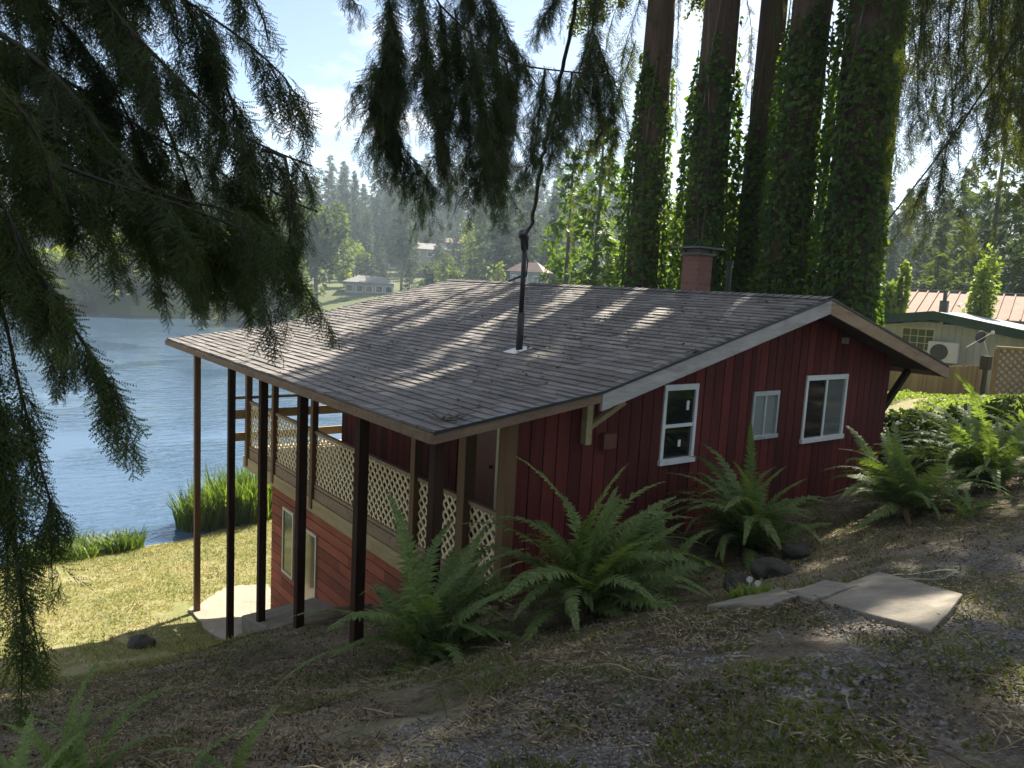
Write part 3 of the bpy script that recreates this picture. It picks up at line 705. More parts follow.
slab('concrete_slab', [(826, 582), (858, 592), (812, 610), (786, 598)], 5.36, .12, 'small tilted concrete slab just below the large sunlit one')
slab('concrete_slab', [(778, 592), (800, 602), (770, 614), (706, 612)], 5.22, .12, 'low shaded concrete slab at the bottom end of the path beside white flowers')

def rock(px, py, size, label, seed):
    g = np.random.default_rng(seed); p = gnd(px, py); mb = MB(); n, m_ = 28, 18
    for i in range(m_+1):
        for j in range(n):
            a, b_ = math.pi*i/m_, 2*math.pi*j/n
            mb.v.append((math.sin(a)*math.cos(b_), math.sin(a)*math.sin(b_), math.cos(a)*.75))
    V = np.array(mb.v); V *= (.62+.5*vnoise(V+seed*7, 1.6, seed)+.28*vnoise(V+seed*3, 3.7, seed+1))[:, None]*size; V += p+V3(0, 0, size*.25)
    mb.v = [tuple(v) for v in V]
    for i in range(m_):
        for j in range(n): mb.f.append((i*n+j, (i+1)*n+j, (i+1)*n+(j+1) % n, i*n+(j+1) % n)); mb.m.append(0)
    set_props(mb.build('rock', M['rock'], smooth=True), label, 'rock')
rock(795, 556, .15, 'dark mossy rock under the fern fronds nearest the small tilted slab', 3)
rock(770, 575, .18, 'largest dark rock at the mouth of the hollow left of the slabs', 5)
rock(738, 590, .13, 'low dark rock half hidden in the hollow by the white flowers', 9)
rock(141, 648, .20, 'pale grey rock on the sunlit lawn edge at left', 12)
g0 = gnd(922, 579); hp = []
for i in range(46):
    t = i/45*2*math.pi*1.35; rr_ = .20+.03*math.sin(3*t)+.03*i/45
    q = g0+HR*rr_*math.cos(t)*1.15+HF*rr_*.55*math.sin(t); hp.append((q[0], q[1], gh(q[0], q[1])+.02))
set_props(MB().tube(hp, .005, 6).build('garden_hose', M['rope'], smooth=True), 'pale coiled hose lying on the dirt behind the large slab', 'hose')

# ------------------------------------------------------------------ ferns
def frond_template(seed, a0=68, a1=85, n=46, Lp=.10, dead=False):
    g = np.random.default_rng(seed); pts = 26; P = [V3(0, 0, 0)]; ang = []
    for i in range(pts):
        t = i/(pts-1); a = math.radians(a0-a1*t**1.35); ang.append(a)
        P.append(P[-1]+V3(math.cos(a), .06*math.sin(3*t+seed), math.sin(a))/pts)
    P = np.array(P[:-1]); T = norm(np.gradient(P, axis=0)); tris = []
    side = V3(0, 1, 0)
    for i in range(pts-1):
        w = .007*(1-.75*i/pts); nrm = norm(np.cross(T[i], side))*w
        tris += [(P[i]-side*w, P[i]+side*w, P[i+1]), (P[i]-nrm, P[i]+nrm, P[i+1])]
    for k in range(n):
        t = .10+.89*k/(n-1); q = t*(pts-1); i = min(int(q), pts-2); p = P[i]+(P[i+1]-P[i])*(q-i); d = T[i]; up = norm(np.cross(d, side))*-1
        if up[2] < 0: up = -up
        prof = min(1, (t-.04)/.22)**.6*(1-max(0, t-.35)/.65)**.75+.05
        for sg in (-1, 1):
            if dead and g.random() < .3: continue
            l = Lp*prof*g.uniform(.85, 1.1); an = math.radians(18+30*t+g.normal(0, 5))
            v = norm(side*sg*math.cos(an)+d*math.sin(an)+up*g.normal(.10, .13)-V3(0, 0, .12)); w = norm(np.cross(v, up))*(.0098 if not dead else .008)
            m1 = p+v*l*.35; tip = p+v*l-V3(0, 0, l*.14)
            tris += [(p-w*.6, m1+w, m1-w), (m1-w, m1+w, tip)]; tris.append((p-w*.6, p+w*.6, m1+w))
    V = np.array(tris).reshape(-1, 3); return V, np.arange(len(V)).reshape(-1, 3)
FROND = [frond_template(1, 82, 88), frond_template(2, 74, 100), frond_template(3, 66, 112), frond_template(4, 85, 60), frond_template(5, 56, 95), frond_template(6, 42, 80)]
FMESH = []; 
def fmesh(k, mat, key):
    V, T = FROND[k]; me = bpy.data.meshes.new('frond'); me.from_pydata(V.tolist(), [], T.tolist()); me.update(); me.materials.append(mat); return me
FM = [fmesh(k, M['fern'], 'f') for k in range(6)]; FD = [fmesh(k, M['ferndead'], 'd') for k in (4, 5)]
def fern(p, size, n, label, seed, dead=3, spread=1.0, face=None):
    g = np.random.default_rng(seed); root = empty('sword_fern', p, label, 'fern', 'sword ferns around the cabin')
    dead = min(int(dead*4), 98-n)
    for i in range(n+dead):
        if i < n: k = int(g.choice([0, 1, 2, 3, 4, 5], p=[.2, .24, .2, .14, .14, .08])); me = FM[k]
        else: me = FD[int(g.integers(0, 2))]
        o = bpy.data.objects.new('frond', me); COL.objects.link(o); o.parent = root
        az = 2*math.pi*i/n*1.618*1.0+g.uniform(-.5, .5)
        if face is not None and g.random() < .45: az = face+g.normal(0, .8)
        o.location = (g.normal(0, .05), g.normal(0, .05), g.uniform(-.04, .03))
        s = size*g.choice([.55, .8, 1, 1.1])*g.uniform(.85, 1.1)*(1 if i < n else .85); o.scale = (s*spread, s*g.uniform(.8, 1.15), s*g.uniform(.85, 1.1))
        o.rotation_euler = (g.normal(0, .26), g.normal(0, .17)+(.45 if i >= n else 0), az)
    return root
AZC = math.atan2(-HF[1], -HF[0]); AZR = math.atan2(HR[1], HR[0])
fern(gnd(428, 664), 1.36, 86, 'bright sword fern growing against the deck posts at the near corner', 1, 4, face=AZR+.5)
fern(gnd(590, 612), 1.52, 90, 'widest pale green sword fern in front of the dark end wall and deck', 2, 4, face=AZR-.2)
fern(gnd(748, 548), 1.4, 82, 'arching sword fern under the gable windows, above the rocks', 3, 4)
fern(gnd(905, 515), 1.3, 68, 'sword fern at the right corner of the cabin, one frond catching sun', 4, 3)
fern(gnd(985, 490), 1.5, 80, 'large dark fern clump at the right edge of the path', 5, 3)
fern(gnd(1035, 470), 1.2, 34, 'dark fern cut off by the right side of the view, behind the large clump', 6, 2)
fern(gnd(10, 880), .5, 26, 'shaded sword fern in the lower left corner under the conifer', 7, 2, face=AZR)
fern(gnd(66, 805), .58, 24, 'smaller shaded fern just above the lower left corner fern', 8, 2)
fern(gnd(200, 800), .36, 9, 'tiny fern with few fronds on the dark bank at lower left', 9, 1)
fern(gnd(930, 470), .95, 26, 'fern standing behind the sunlit frond on the bank', 10, 2)
fern(gnd(965, 520), .55, 14, 'low fern tuft at the edge of the path below the dark clump', 11, 1)
fern(gnd(660, 585), .9, 16, 'fern leaning right over the hollow between two bigger ferns', 12, 2, face=AZR-.1)

# ------------------------------------------------------------------ leafy shrubs, blades and litter
BLADE = (np.array([(0, .07, 0), (0, -.07, 0), (.6, 0, .05), (1, 0, -.1)], float)*V3(1, 1, 1), np.array([(0, 1, 2), (0, 2, 3)]))
LEAF = (np.array([(0, 0, 0), (.45, .36, .05), (1, 0, -.12), (.45, -.36, .05)], float), np.array([(0, 1, 2), (0, 2, 3)]))
def leafball(c, rad, n, leaf, g, lumps=7, shell=.55):
    """leaf positions through lumpy volume"""
    C = g.normal(0, .45, (lumps, 3))*rad; R = g.uniform(.35, .6, lumps); k = g.integers(0, lumps, n)
    d = norm(g.normal(0, 1, (n, 3))); q = C[k]+d*(R[k]*(shell+(1-shell)*g.random(n)))[:, None]*rad
    D = norm(d+g.normal(0, .6, (n, 3))+V3(0, 0, -.3)); return q+c, D, leaf*g.uniform(.6, 1.3, n)
def top_h2(px, ytop, dep, p): return at(px, ytop, dep)[2]-p[2]
def shrub(name, p, rad, n, leaf, mat, label, cat, seed, group=None, lumps=8):
    g = np.random.default_rng(seed); rad = np.array(rad, float); c = np.array(p)+V3(0, 0, rad[2]*.75)
    root = empty(name, p, label, cat, group); st = MB()
    for k in range(6):
        e_ = c+g.normal(0, .4, 3)*rad; st.tube([np.array(p)-V3(0, 0, .1), (np.array(p)+e_)/2+g.normal(0, .1, 3)*rad, e_], [.03*rad[0]+.005, .02*rad[0]+.004, .004], 5)
    st.build('stems', M['barkdark'], root)
    q, D, S = leafball(c, rad, n, leaf, g, lumps); q[:, 2] = np.maximum(q[:, 2], p[2]+.02)
    V, T = place([LEAF], q, D, S, g, 1.0); np_mesh('leaves', V, T, mat, root); return root
shrub('salal_shrub', gnd(905, 452), (1.2, 1.0, .36), 5000, .10, M['shrub'], 'leafy dark shrub filling the bank beside the right corner of the cabin', 'shrub', 31, 'shrubs on the right bank')
shrub('salal_shrub', gnd(960, 445), (1.3, 1.1, .32), 5000, .10, M['shrub'], 'leafy dark shrub in the middle of the bank behind the ferns', 'shrub', 32, 'shrubs on the right bank')
shrub('golden_shrub', gnd(1010, 393), (1.0, .7, .50), 4200, .10, M['lime'], 'low bright yellow green shrub in front of the lattice fence', 'shrub', 34)
shrub('salal_shrub', gnd(1012, 440), (1.3, 1.1, .34), 4500, .10, M['shrub'], 'leafy shrub at the right edge of the bank below the stump', 'shrub', 33, 'shrubs on the right bank')

def blades(name, base, n, rad, h, mat, label, cat, seed, w=.02, lean=.35, group=None):
    g = np.random.default_rng(seed); a = g.uniform(0, 2*math.pi, n); r_ = np.sqrt(g.random(n))*rad
    P = np.c_[base[0]+r_*np.cos(a)*1.0, base[1]+r_*np.sin(a), np.zeros(n)]
    P[:, 2] = np.maximum(height(P[:, 0], P[:, 1]), -.1)
    tris = []; V = []
    az = g.uniform(0, 2*math.pi, n); ln = h*g.uniform(.5, 1.1, n); tl = g.uniform(.05, lean, n)+.25*(r_/rad)
    for k in range(n):
        d = V3(math.cos(az[k]), math.sin(az[k]), 0); s = V3(-d[1], d[0], 0)*w*.5
        p = P[k]; m1 = p+V3(0, 0, ln[k]*.55)+d*ln[k]*tl[k]*.35; tip = p+V3(0, 0, ln[k]*(1-.25*tl[k]))+d*ln[k]*tl[k]
        b0 = len(V); V += [p-s, p+s, m1+s*.8, m1-s*.8, tip]; tris += [(b0, b0+1, b0+2), (b0, b0+2, b0+3), (b0+3, b0+2, b0+4)]
    o = np_mesh(name, np.array(V), np.array(tris), mat); return set_props(o, label, cat, group)
def lake_edge(px, py):
    d = ray(px, py); t = (.1-CAM[2])/d[2]; return CAM+d*t
blades('iris_clump', lake_edge(243, 516), 1300, 1.05, 1.75, M['reed'], 'tall bright green iris clump at the waterline beyond the posts', 'reeds', 41, .045)
blades('iris_clump', lake_edge(203, 522), 650, .7, 1.4, M['reed'], 'shorter iris clump at the left end of the waterline reeds', 'reeds', 42, .045)
blades('grass_tuft', lake_edge(62, 552), 1100, 1.1, .55, M['reed'], 'low lime green grass tuft on the shore at far left', 'grass tuft', 43, .03, .9)
blades('grass_tuft', lake_edge(122, 547), 500, .5, .62, M['reed'], 'small taller grass tuft at the right end of the shore grass', 'grass tuft', 44, .03, .9)
p = gnd(748, 598)
blades('weed_clump', p, 160, .16, .12, M['lime'], 'yellow green weed with two white flowers beside the low slab', 'weed', 45, .02, 1.0)
fl = MB()
for dx, dz in ((0, .16), (.07, .13)):
    q = p+HR*dx+V3(0, 0, dz)
    for k in range(5):
        a = k*2*math.pi/5; fl.quad([q, q+HR*.03*math.cos(a)+V3(0, 0, .03*math.sin(a)), q+HR*.03*math.cos(a+1)+V3(0, 0, .03*math.sin(a+1))])
    fl.tube([p+HR*dx*.5, q], .003, 4)
flo = fl.build('white_flower', M['petal']); set_props(flo, 'white blossoms standing above the yellow green weed', 'flower')

def scatter_area(n, rmin, rmax, half=58, seed=0):
    g = np.random.default_rng(seed); r = rmin*(rmax/rmin)**(g.random(n)**.75); th = np.radians(g.uniform(-half, half, n)); a = YAW-th
    x, y = CAM[0]+r*np.cos(a), CAM[1]+r*np.sin(a); return x, y, g
def keep_out(x, y):      # no litter inside the house, on the slabs
    inside = (x > -5.0) & (x < 2.95) & (y > .35) & (y < 8.9)
    pat = in_poly(PATIO, x, y) | ((x > -6.2) & (x < -4.9) & (y > 3.2) & (y < 5.5))
    return ~(inside | pat)
SL = [o for o in COL.objects if o.name.startswith('concrete_slab')]
def off_slabs(x, y):
    ok = np.ones(len(x), bool)
    for o in SL:
        n_ = len(o.data.vertices)//2; P = np.array([v.co[:2] for v in o.data.vertices[:n_]]); ins = np.zeros(len(x), bool); j = n_-1
        for i in range(n_):
            c = ((P[i, 1] > y) != (P[j, 1] > y)) & (x < (P[j, 0]-P[i, 0])*(y-P[i, 1])/(P[j, 1]-P[i, 1]+1e-12)+P[i, 0]); ins ^= c; j = i
        ok &= ~ins
    return ok
# fallen bits of leaf and bark
x, y, g = scatter_area(130000, 1.8, 13, seed=51); z = height(x, y); k = keep_out(x, y) & off_slabs(x, y) & (z > 1.9) & (vnoise(np.c_[x, y, 0*x], 1.1, 4) > .30+.32*(y < -3.3-.02*x)); x, y, z = x[k], y[k], z[k]
nb = len(x); rr_ = np.hypot(x-CAM[0], y-CAM[1])
V, T = place([LEAF], np.c_[x, y, z+g.uniform(.002, .022, nb)], np.c_[g.normal(0, 1, (nb, 2)), g.normal(0, .6, nb)], g.uniform(.006, .022, nb)*(1+rr_*.06), g, .6)
set_props(np_mesh('leaf_litter', V, T, M['litter']), 'fallen leaf and bark bits strewn over the shaded bank', 'leaf litter', kind='stuff')
# dry straw clippings lying in drifts
x, y, g = scatter_area(60000, 1.8, 12, seed=58); z = height(x, y); P = np.c_[x, y, 0*x]; k = keep_out(x, y) & off_slabs(x, y) & (z > 1.9) & (vnoise(P, .9, 95)*.6+vnoise(P, 3.1, 96)*.4 > .54+.12*(y < -3.4)); x, y, z = x[k], y[k], z[k]; nb = len(x)
V, T = place([BLADE], np.c_[x, y, z+g.uniform(.003, .025, nb)], np.c_[g.normal(0, 1, (nb, 2)), g.normal(0, .2, nb)], g.uniform(.025, .085, nb), g, .5)
set_props(np_mesh('straw_litter', V, T, M['straw']), 'dry grass clippings lying in drifts on the bank and drive', 'dry grass', kind='stuff')
x, y, g = scatter_area(110000, 1.8, 13, seed=59); z = height(x, y); P = np.c_[x, y, 0*x]; k = keep_out(x, y) & off_slabs(x, y) & (z > 1.9) & (vnoise(P, .7, 97)*.55+vnoise(P, 2.7, 98)*.45 > .57+.08*(y < -3.5)); x, y, z = x[k], y[k], z[k]; nb = len(x)
V, T = place([BLADE], np.c_[x, y, z-.004], np.c_[g.normal(0, 1, (nb, 2)), g.uniform(.2, 1.8, nb)], g.uniform(.025, .075, nb), g, .8)
set_props(np_mesh('mossy_grass', V, T, M['mossgrass']), 'mossy grass growing in patches on the bank and drive', 'moss', kind='stuff')
# twigs
x, y, g = scatter_area(3600, 1.8, 12, seed=52); z = height(x, y); k = keep_out(x, y) & off_slabs(x, y) & (z > 1.9) & (y > -5.2); x, y, z = x[k], y[k], z[k]
tv, tf = [], []
for i in range(len(x)):
    a = g.uniform(0, 2*math.pi); l = g.uniform(.05, .34)**1.0; n_ = 5; d = V3(math.cos(a), math.sin(a), 0); w = g.uniform(.0018, .005); p0 = V3(x[i], y[i], z[i]+.012)
    pr = None; cv = g.normal(0, .5)
    for j in range(n_):
        q = p0+d*l*j/n_; q[2] = z[i]+.012+.5*w; s = V3(-d[1], d[0], 0)*w*(1-.6*j/n_); h_ = V3(0, 0, w*1.2)
        q[2] += .02*math.sin(j+i); b0 = len(tv); tv += [q-s, q+h_, q+s]
        if j: tf += [(b0-3, b0-2, b0+1), (b0-3, b0+1, b0), (b0-2, b0-1, b0+2), (b0-2, b0+2, b0+1)]
        d = norm(d+V3(-d[1], d[0], 0)*cv*.25)
set_props(np_mesh('twig_litter', np.array(tv), np.array(tf), M['litter']), 'thin dry twigs scattered over the shaded bank', 'twigs', kind='stuff')
# gravel stones
ico_v = norm(np.array([(1, 0, 0), (-1, 0, 0), (0, 1, 0), (0, -1, 0), (0, 0, .7), (0, 0, -.7), (.7, .7, .3), (-.6, .6, .3)], float)[:6]); ico_f = np.array([(0, 2, 4), (2, 1, 4), (1, 3, 4), (3, 0, 4), (2, 0, 5), (1, 2, 5), (3, 1, 5), (0, 3, 5)])
x, y, g = scatter_area(70000, 1.7, 9, seed=53); P = np.c_[x, y, 0*x]; k = (y < -2.9-.02*x+(.5-vnoise(P, .8, 21))*.9) & (vnoise(P, .9, 61)+.5*(vnoise(P, 4, 62)-.5) > .38) & off_slabs(x, y); x, y = x[k], y[k]; z = height(x, y); nb = len(x)
V, T = place([(ico_v*V3(1, .75, .6), ico_f)], np.c_[x, y, z+.002], g.normal(0, 1, (nb, 3))*V3(1, 1, .2), g.uniform(.06, .13, nb)**2*1.0, g, .3)
set_props(np_mesh('gravel', V, T, M['pebble']), 'loose grey gravel on the drive in the foreground', 'gravel', kind='stuff')
# low weeds and moss sprigs in patches
x, y, g = scatter_area(70000, 1.8, 13, seed=54); P = np.c_[x, y, 0*x]; z = height(x, y); k = keep_out(x, y) & off_slabs(x, y) & (vnoise(P, .75, 71)*.65+vnoise(P, 2.6, 72)*.35 > .60) & (z > 2.0); x, y, z = x[k], y[k], z[k]; nb = len(x)
D = norm(np.c_[g.normal(0, 1, (nb, 2)), g.uniform(.2, 1.2, nb)]); V, T = place([LEAF], np.c_[x, y, z], D, g.uniform(.014, .04, nb), g, .8)
set_props(np_mesh('ground_weeds', V, T, M['weed']), 'patches of tiny green weeds on the drive and bank', 'weeds', kind='stuff')
# lawn towards the lake and on the right bank
g = np.random.default_rng(55); n = 190000; x = g.uniform(-17, 1, n); y = g.uniform(4, 19, n); z = height(x, y); P = np.c_[x, y, 0*x]
k = keep_out(x, y) & (z < 2.2) & (z > .05) & (vnoise(P, 1.1, 81)*.6+vnoise(P, 4, 82)*.4 > .30); x, y, z = x[k], y[k], z[k]; nb = len(x)
D = norm(np.c_[g.normal(0, 1, (nb, 2)), g.uniform(.3, 1.6, nb)]); V, T = place([BLADE], np.c_[x, y, z-.01], D, g.uniform(.04, .12, nb), g, .8)
set_props(np_mesh('lawn', V, T, M['grassblade']), 'dry sunlit lawn sloping to the lake', 'lawn', kind='stuff')
g = np.random.default_rng(56); n = 120000; x = g.uniform(3.2, 20, n); y = g.uniform(-3, 10, n); z = height(x, y); P = np.c_[x, y, 0*x]
k = (vnoise(P, .7, 83) > .25) & ((y > -1.0) | (x > 6)); x, y, z = x[k], y[k], z[k]; nb = len(x)
D = norm(np.c_[g.normal(0, 1, (nb, 2)), g.uniform(.2, 1.3, nb)]); V, T = place([LEAF], np.c_[x, y, z+g.uniform(0, .22, nb)*vnoise(np.c_[x, y, 0*x], 1.2, 84)], D, g.uniform(.035, .09, nb), g, .9)
set_props(np_mesh('ground_cover', V, T, M['lime']), 'low yellow green ground cover on the sunlit right bank', 'ground cover', kind='stuff')
# litter on the roof
g = np.random.default_rng(57)
rl = MB()
c = V3(-6.02, .22, zr(-6.02)+.03)
for k in range(9):
    a = g.uniform(0, 6.28); l = g.uniform(.1, .3); rl.tube([c, c+V3(math.cos(a)*l*.5, math.sin(a)*l*.5, .06*g.random()), c+V3(math.cos(a)*l, math.sin(a)*l, .03+.05*g.random())], [.012, .009, .004], 5)
set_props(rl.build('broken_branch', M['barkgrey']), 'broken grey twig lying on the near corner of the roof', 'branch')
n = 2600; yy = g.uniform(0, L, n); xx = -6.2+6.1*g.random(n)**.8; Z = np.array([zr(a) for a in xx]); k = vnoise(np.c_[xx, yy, 0*xx], 1.2, 90) > .48; xx, yy, Z = xx[k], yy[k], Z[k]; nb = len(xx)
V, T = place([LEAF], np.c_[xx, yy, Z+.022], np.c_[g.normal(0, 1, (nb, 2)), g.normal(0, .15, nb)], g.uniform(.02, .07, nb), g, .2)
set_props(np_mesh('roof_litter', V, T, M['litter']), 'dry needles and leaf bits lying on the shingles', 'leaf litter', kind='stuff')

# ------------------------------------------------------------------ tall ivy clad cedars behind the cabin
def base_at(px, depth):
    q = CAM+(HF+HR*(px-512)/FPX*1.0)*depth; return q
def crown_mesh(seed, z0=13.0, z1=29, rad=4.2, n=34):
    g = np.random.default_rng(seed); pos, D, S = [], [], []; wood = MB()
    for i in range(n):
        t = (i+g.random())/n; z = z0+(z1-z0)*t; a = i*2.4+g.normal(0, .3); r_ = rad*(1-t)**.7*g.uniform(.65, 1.1)+.5
        d = V3(math.cos(a), math.sin(a), 0); p0 = V3(0, 0, z); p1 = p0+d*r_*.5+V3(0, 0, .15); p2 = p0+d*r_-V3(0, 0, .5+.2*r_)
        wood.tube([p0, p1, p2], [.05, .035, .012], 4, cap=False)
        P = polyline([p0+d*.6, p1, p2], .30); T_ = norm(np.gradient(P, axis=0)); k = len(P)
        for rep in range(2):
            s = np.cross(T_, V3(0, 0, 1))*g.choice([-1, 1], k)[:, None]
            pos.append(P+g.normal(0, .1, P.shape)); D.append(norm(T_*.6+s*g.uniform(.2, 1, k)[:, None]+V3(0, 0, -1)*g.uniform(.2, 1.1, k)[:, None])); S.append(g.uniform(.7, 1.3, k))
    V, T = place(BIG, np.concatenate(pos), np.concatenate(D), np.concatenate(S), g, .5)
    return V, T, wood
CROWN = []; CROWN_RAW = []
for sd in (1, 2, 3):
    V, T, wood = crown_mesh(sd); CROWN_RAW.append((V, T, wood))
    me = bpy.data.meshes.new('crown'); 
    me.vertices.add(len(V)); me.vertices.foreach_set('co', V.astype(np.float32).ravel()); me.loops.add(T.size); me.loops.foreach_set('vertex_index', T.astype(np.int32).ravel()); me.polygons.add(len(T)); me.polygons.foreach_set('loop_start', np.arange(0, T.size, 3, dtype=np.int32)); me.update(calc_edges=True); me.materials.append(M['cedar'])
    wm = bpy.data.meshes.new('limbs'); wm.from_pydata(wood.v, [], wood.f); wm.update(); wm.materials.append(M['bark']); CROWN.append((me, wm))
def cedar(px, depth, rbase, rtop, ivy_to, label, seed, crown=0, barkm='bark', lean=(0, 0), ivyt=.28, crown_rot=0, crown_z=0, ivy=True, cscale=1.):
    g = np.random.default_rng(seed); b_ = base_at(px, depth); zb = gh(b_[0], b_[1])-.2; b_[2] = zb
    root = empty('cedar_tree', b_, label, 'tree', 'tall cedars behind the cabin')
    H = 30.; zs = np.r_[np.linspace(0, 13, 40), np.linspace(14, H, 12)]
    def rad(z): return rtop+(rbase-rtop)*np.exp(-z/4.0)*(1)-np.clip(z-11, 0, 99)*rtop/21
    mb = MB(); n = 20
    for i, z in enumerate(zs):
        c = b_+V3(lean[0]*z, lean[1]*z, z)
        for j in range(n):
            t = 2*math.pi*j/n; fl_ = 1+.10*math.sin(5*t+seed)*math.exp(-z/6)+.05*math.sin(9*t+z*.15)
            r_ = max(.03, rad(z))*fl_; mb.v.append((c[0]+r_*math.cos(t), c[1]+r_*math.sin(t), c[2]))
    for i in range(len(zs)-1):
        for j in range(n): a = i*n+j; b2 = i*n+(j+1) % n; mb.f.append((a, b2, b2+n, a+n)); mb.m.append(0)
    mb.build('trunk', M[barkm], root, smooth=True)
    if ivy:
        top = ivy_to-zb; area = 2*math.pi*(rtop+.25)*top; nl = int(area*300)
        z = g.uniform(0, top+1.2, nl); t = g.uniform(0, 2*math.pi, nl); P = np.c_[np.cos(t)*2, np.sin(t)*2, z]
        nz = vnoise(P, .9, seed); nz2 = vnoise(P, 3.0, seed+1)
        kp = ((z < top+1.8*(nz-.5)*2) & (nz*.6+nz2*.4 > .27+.16*sstep(top-4, top, z))) | (g.random(nl) < .05); z, t, nz, nz2 = z[kp], t[kp], nz[kp], nz2[kp]; nl = len(z)
        fade = sstep(top+.8, top-2.5, z)
        r_ = rad(z)+(.03+ivyt*fade*(.35+1.0*nz))*(.45+.55*np.sqrt(g.random(nl)))+.10*(nz2-.4)*fade
        c = np.c_[b_[0]+lean[0]*z+r_*np.cos(t), b_[1]+lean[1]*z+r_*np.sin(t), zb+z]
        o_ = np.c_[np.cos(t), np.sin(t), 0*t]; D = norm(V3(0, 0, -1)*g.uniform(.2, 1.2, nl)[:, None]+o_*g.uniform(.1, .9, nl)[:, None]+g.normal(0, .45, (nl, 3)))
        # leaf plates face outwards
        X = D; Z = norm(o_+V3(0, 0, .35)+g.normal(0, .35, o_.shape)); Y = norm(np.cross(Z, X)); Z = np.cross(X, Y); Fm = np.stack([X, Y, Z], 1); S = g.uniform(.05, .16, nl)
        lv, lt = np.array([(0, 0, 0), (.3, .5, -.06), (.55, .3, 0), (1, 0, -.1), (.55, -.3, 0), (.3, -.5, -.06)]), np.array([(0, 1, 2), (0, 2, 3), (0, 3, 4), (0, 4, 5)])
        W = np.einsum('nv,kvx->knx', lv, Fm)*S[:, None, None]+c[:, None]
        np_mesh('ivy', W.reshape(-1, 3), (lt[None]+(np.arange(nl)*6)[:, None, None]).reshape(-1, 3), M['ivy'], root)
    if ivy:
        vb = MB()
        for k in range(5):
            t0 = g.uniform(0, 6.28); zz_ = np.linspace(0, ivy_to-zb+g.uniform(-.5, 2.5), 40)
            vb.tube([V3(b_[0]+lean[0]*q+(rad(q)*1.08+.05)*math.cos(t0+.35*math.sin(q*.6+k)), b_[1]+lean[1]*q+(rad(q)*1.08+.05)*math.sin(t0+.35*math.sin(q*.6+k)), zb+q) for q in zz_], list(np.linspace(.035, .012, 40)), 5, cap=False)
        vb.build('vines', M['barkgrey'], root)
    if crown is not None:
        me, wm = CROWN[crown]
        for nm, m_ in (('crown', me), ('limbs', wm)):
            o = bpy.data.objects.new(nm, m_); COL.objects.link(o); o.parent = root; o.location = (0, 0, crown_z); o.rotation_euler = (0, 0, crown_rot); o.scale = (cscale, cscale, 1)
    root['_'] = 0; del root['_']
    return root
T1 = cedar(634, 21.0, .60, .36, 12.4, 'slim ivy clad cedar farthest left of the row behind the roof', 101, 0, crown_rot=.5, cscale=.62, crown_z=2)
T2 = cedar(692, 19.5, .66, .40, 13.0, 'ivy clad cedar rising directly behind the brick chimney', 102, 1, crown_rot=1.7, crown_z=.5)
T3 = cedar(741, 20.0, .52, .30, 11.6, 'thin ivy clad cedar just right of the one behind the chimney', 103, 2, crown_rot=2.9, ivyt=.24)
T4 = cedar(777, 18.5, .62, .40, 13.6, 'broad ivy clad cedar second from the right of the row, shaggy on its left side', 104, 0, crown_rot=4.0, crown_z=1)
T5 = cedar(834, 17.0, .58, .44, 15.5, 'stoutest ivy covered cedar standing over the gable peak', 105, 1, crown_rot=.2, crown_z=1, ivyt=.2)
T6 = cedar(851, 18.2, .44, .38, 8.5, 'mossy brown cedar trunk half hidden behind the stoutest ivy covered one', 106, None, 'bark_moss', crown_rot=2.2, ivyt=.12)
T7 = cedar(1190, 13.5, .7, .5, 7, 'shaggy cedar whose sprays hang over the right side beside the neighbour house', 107, 2, crown_rot=3.3, ivyt=.1, cscale=1.0)

T8 = cedar(1125, 21.5, .7, .5, 7, 'shaggy cedar added beyond the neighbour fence to shade the bank, sprays filling the upper right corner', 108, 1, crown_rot=1.1, ivyt=.1, cscale=1.25)  # off-frame trunk and crown, added so the tree shades the right bank

def strand_px(pts, depth, dz=0): return np.array([at(x, y, depth+(dz*(i/(max(1, len(pts)-1)))) if not hasattr(depth, '__len__') else depth[i]) for i, (x, y) in enumerate(pts)])
# hanging cedar sprays seen between and right of the trunks
g = np.random.default_rng(120)
def hanging_group(root, strands, depth, length, every, mat, temps, down=.8, sub=None, twig=.012, name='branch', widen=0):
    packs = []; wood = MB()
    for s in strands:
        dd = depth+g.uniform(-.5, .5); pts = strand_px(s, dd); P = polyline(pts, .2); wood.tube(P, list(np.linspace(twig, twig*.3, len(P))), 5, cap=False)
        packs.append(hang(pts, g, length, every, down)); 
        for k in range(widen):
            packs.append(hang(pts+g.normal(0, .06*depth/10, 3), g, length, every*1.2, down))
        if sub:
            for _ in range(sub):
                i = g.integers(0, len(P)); p0 = P[i]; L_ = g.uniform(.5, 1.1)*length*3; d = norm(V3(g.normal(0, .5), g.normal(0, .5), -1.2)); q = np.array([p0, p0+d*L_*.5+g.normal(0, .05, 3), p0+d*L_])
                wood.tube(q, [twig*.5, twig*.35, twig*.15], 4, cap=False); packs.append(hang(q, g, length*.8, every, down))
    br = wood.build(name, M['barkdark'], root); needles(br, packs, temps, g, mat); return br
R_ = []
for x0 in np.linspace(905, 1075, 20):
    t = (x0-905)/170; y1 = 95+60*math.sin(t*7)+110*t+g.uniform(-30, 30); R_.append([(x0+g.uniform(-12, 25), -60), (x0+g.uniform(-8, 10), 20), (x0+g.uniform(-8, 6), y1*.6), (x0+g.uniform(-14, 4), y1)])
hanging_group(T7, R_[:10], 13.0, .42, .10, M['cedar'], CED, .9, 5)
hanging_group(T7, R_[10:], 12.5, .44, .09, M['cedar'], CED, .9, 8)
R2 = []
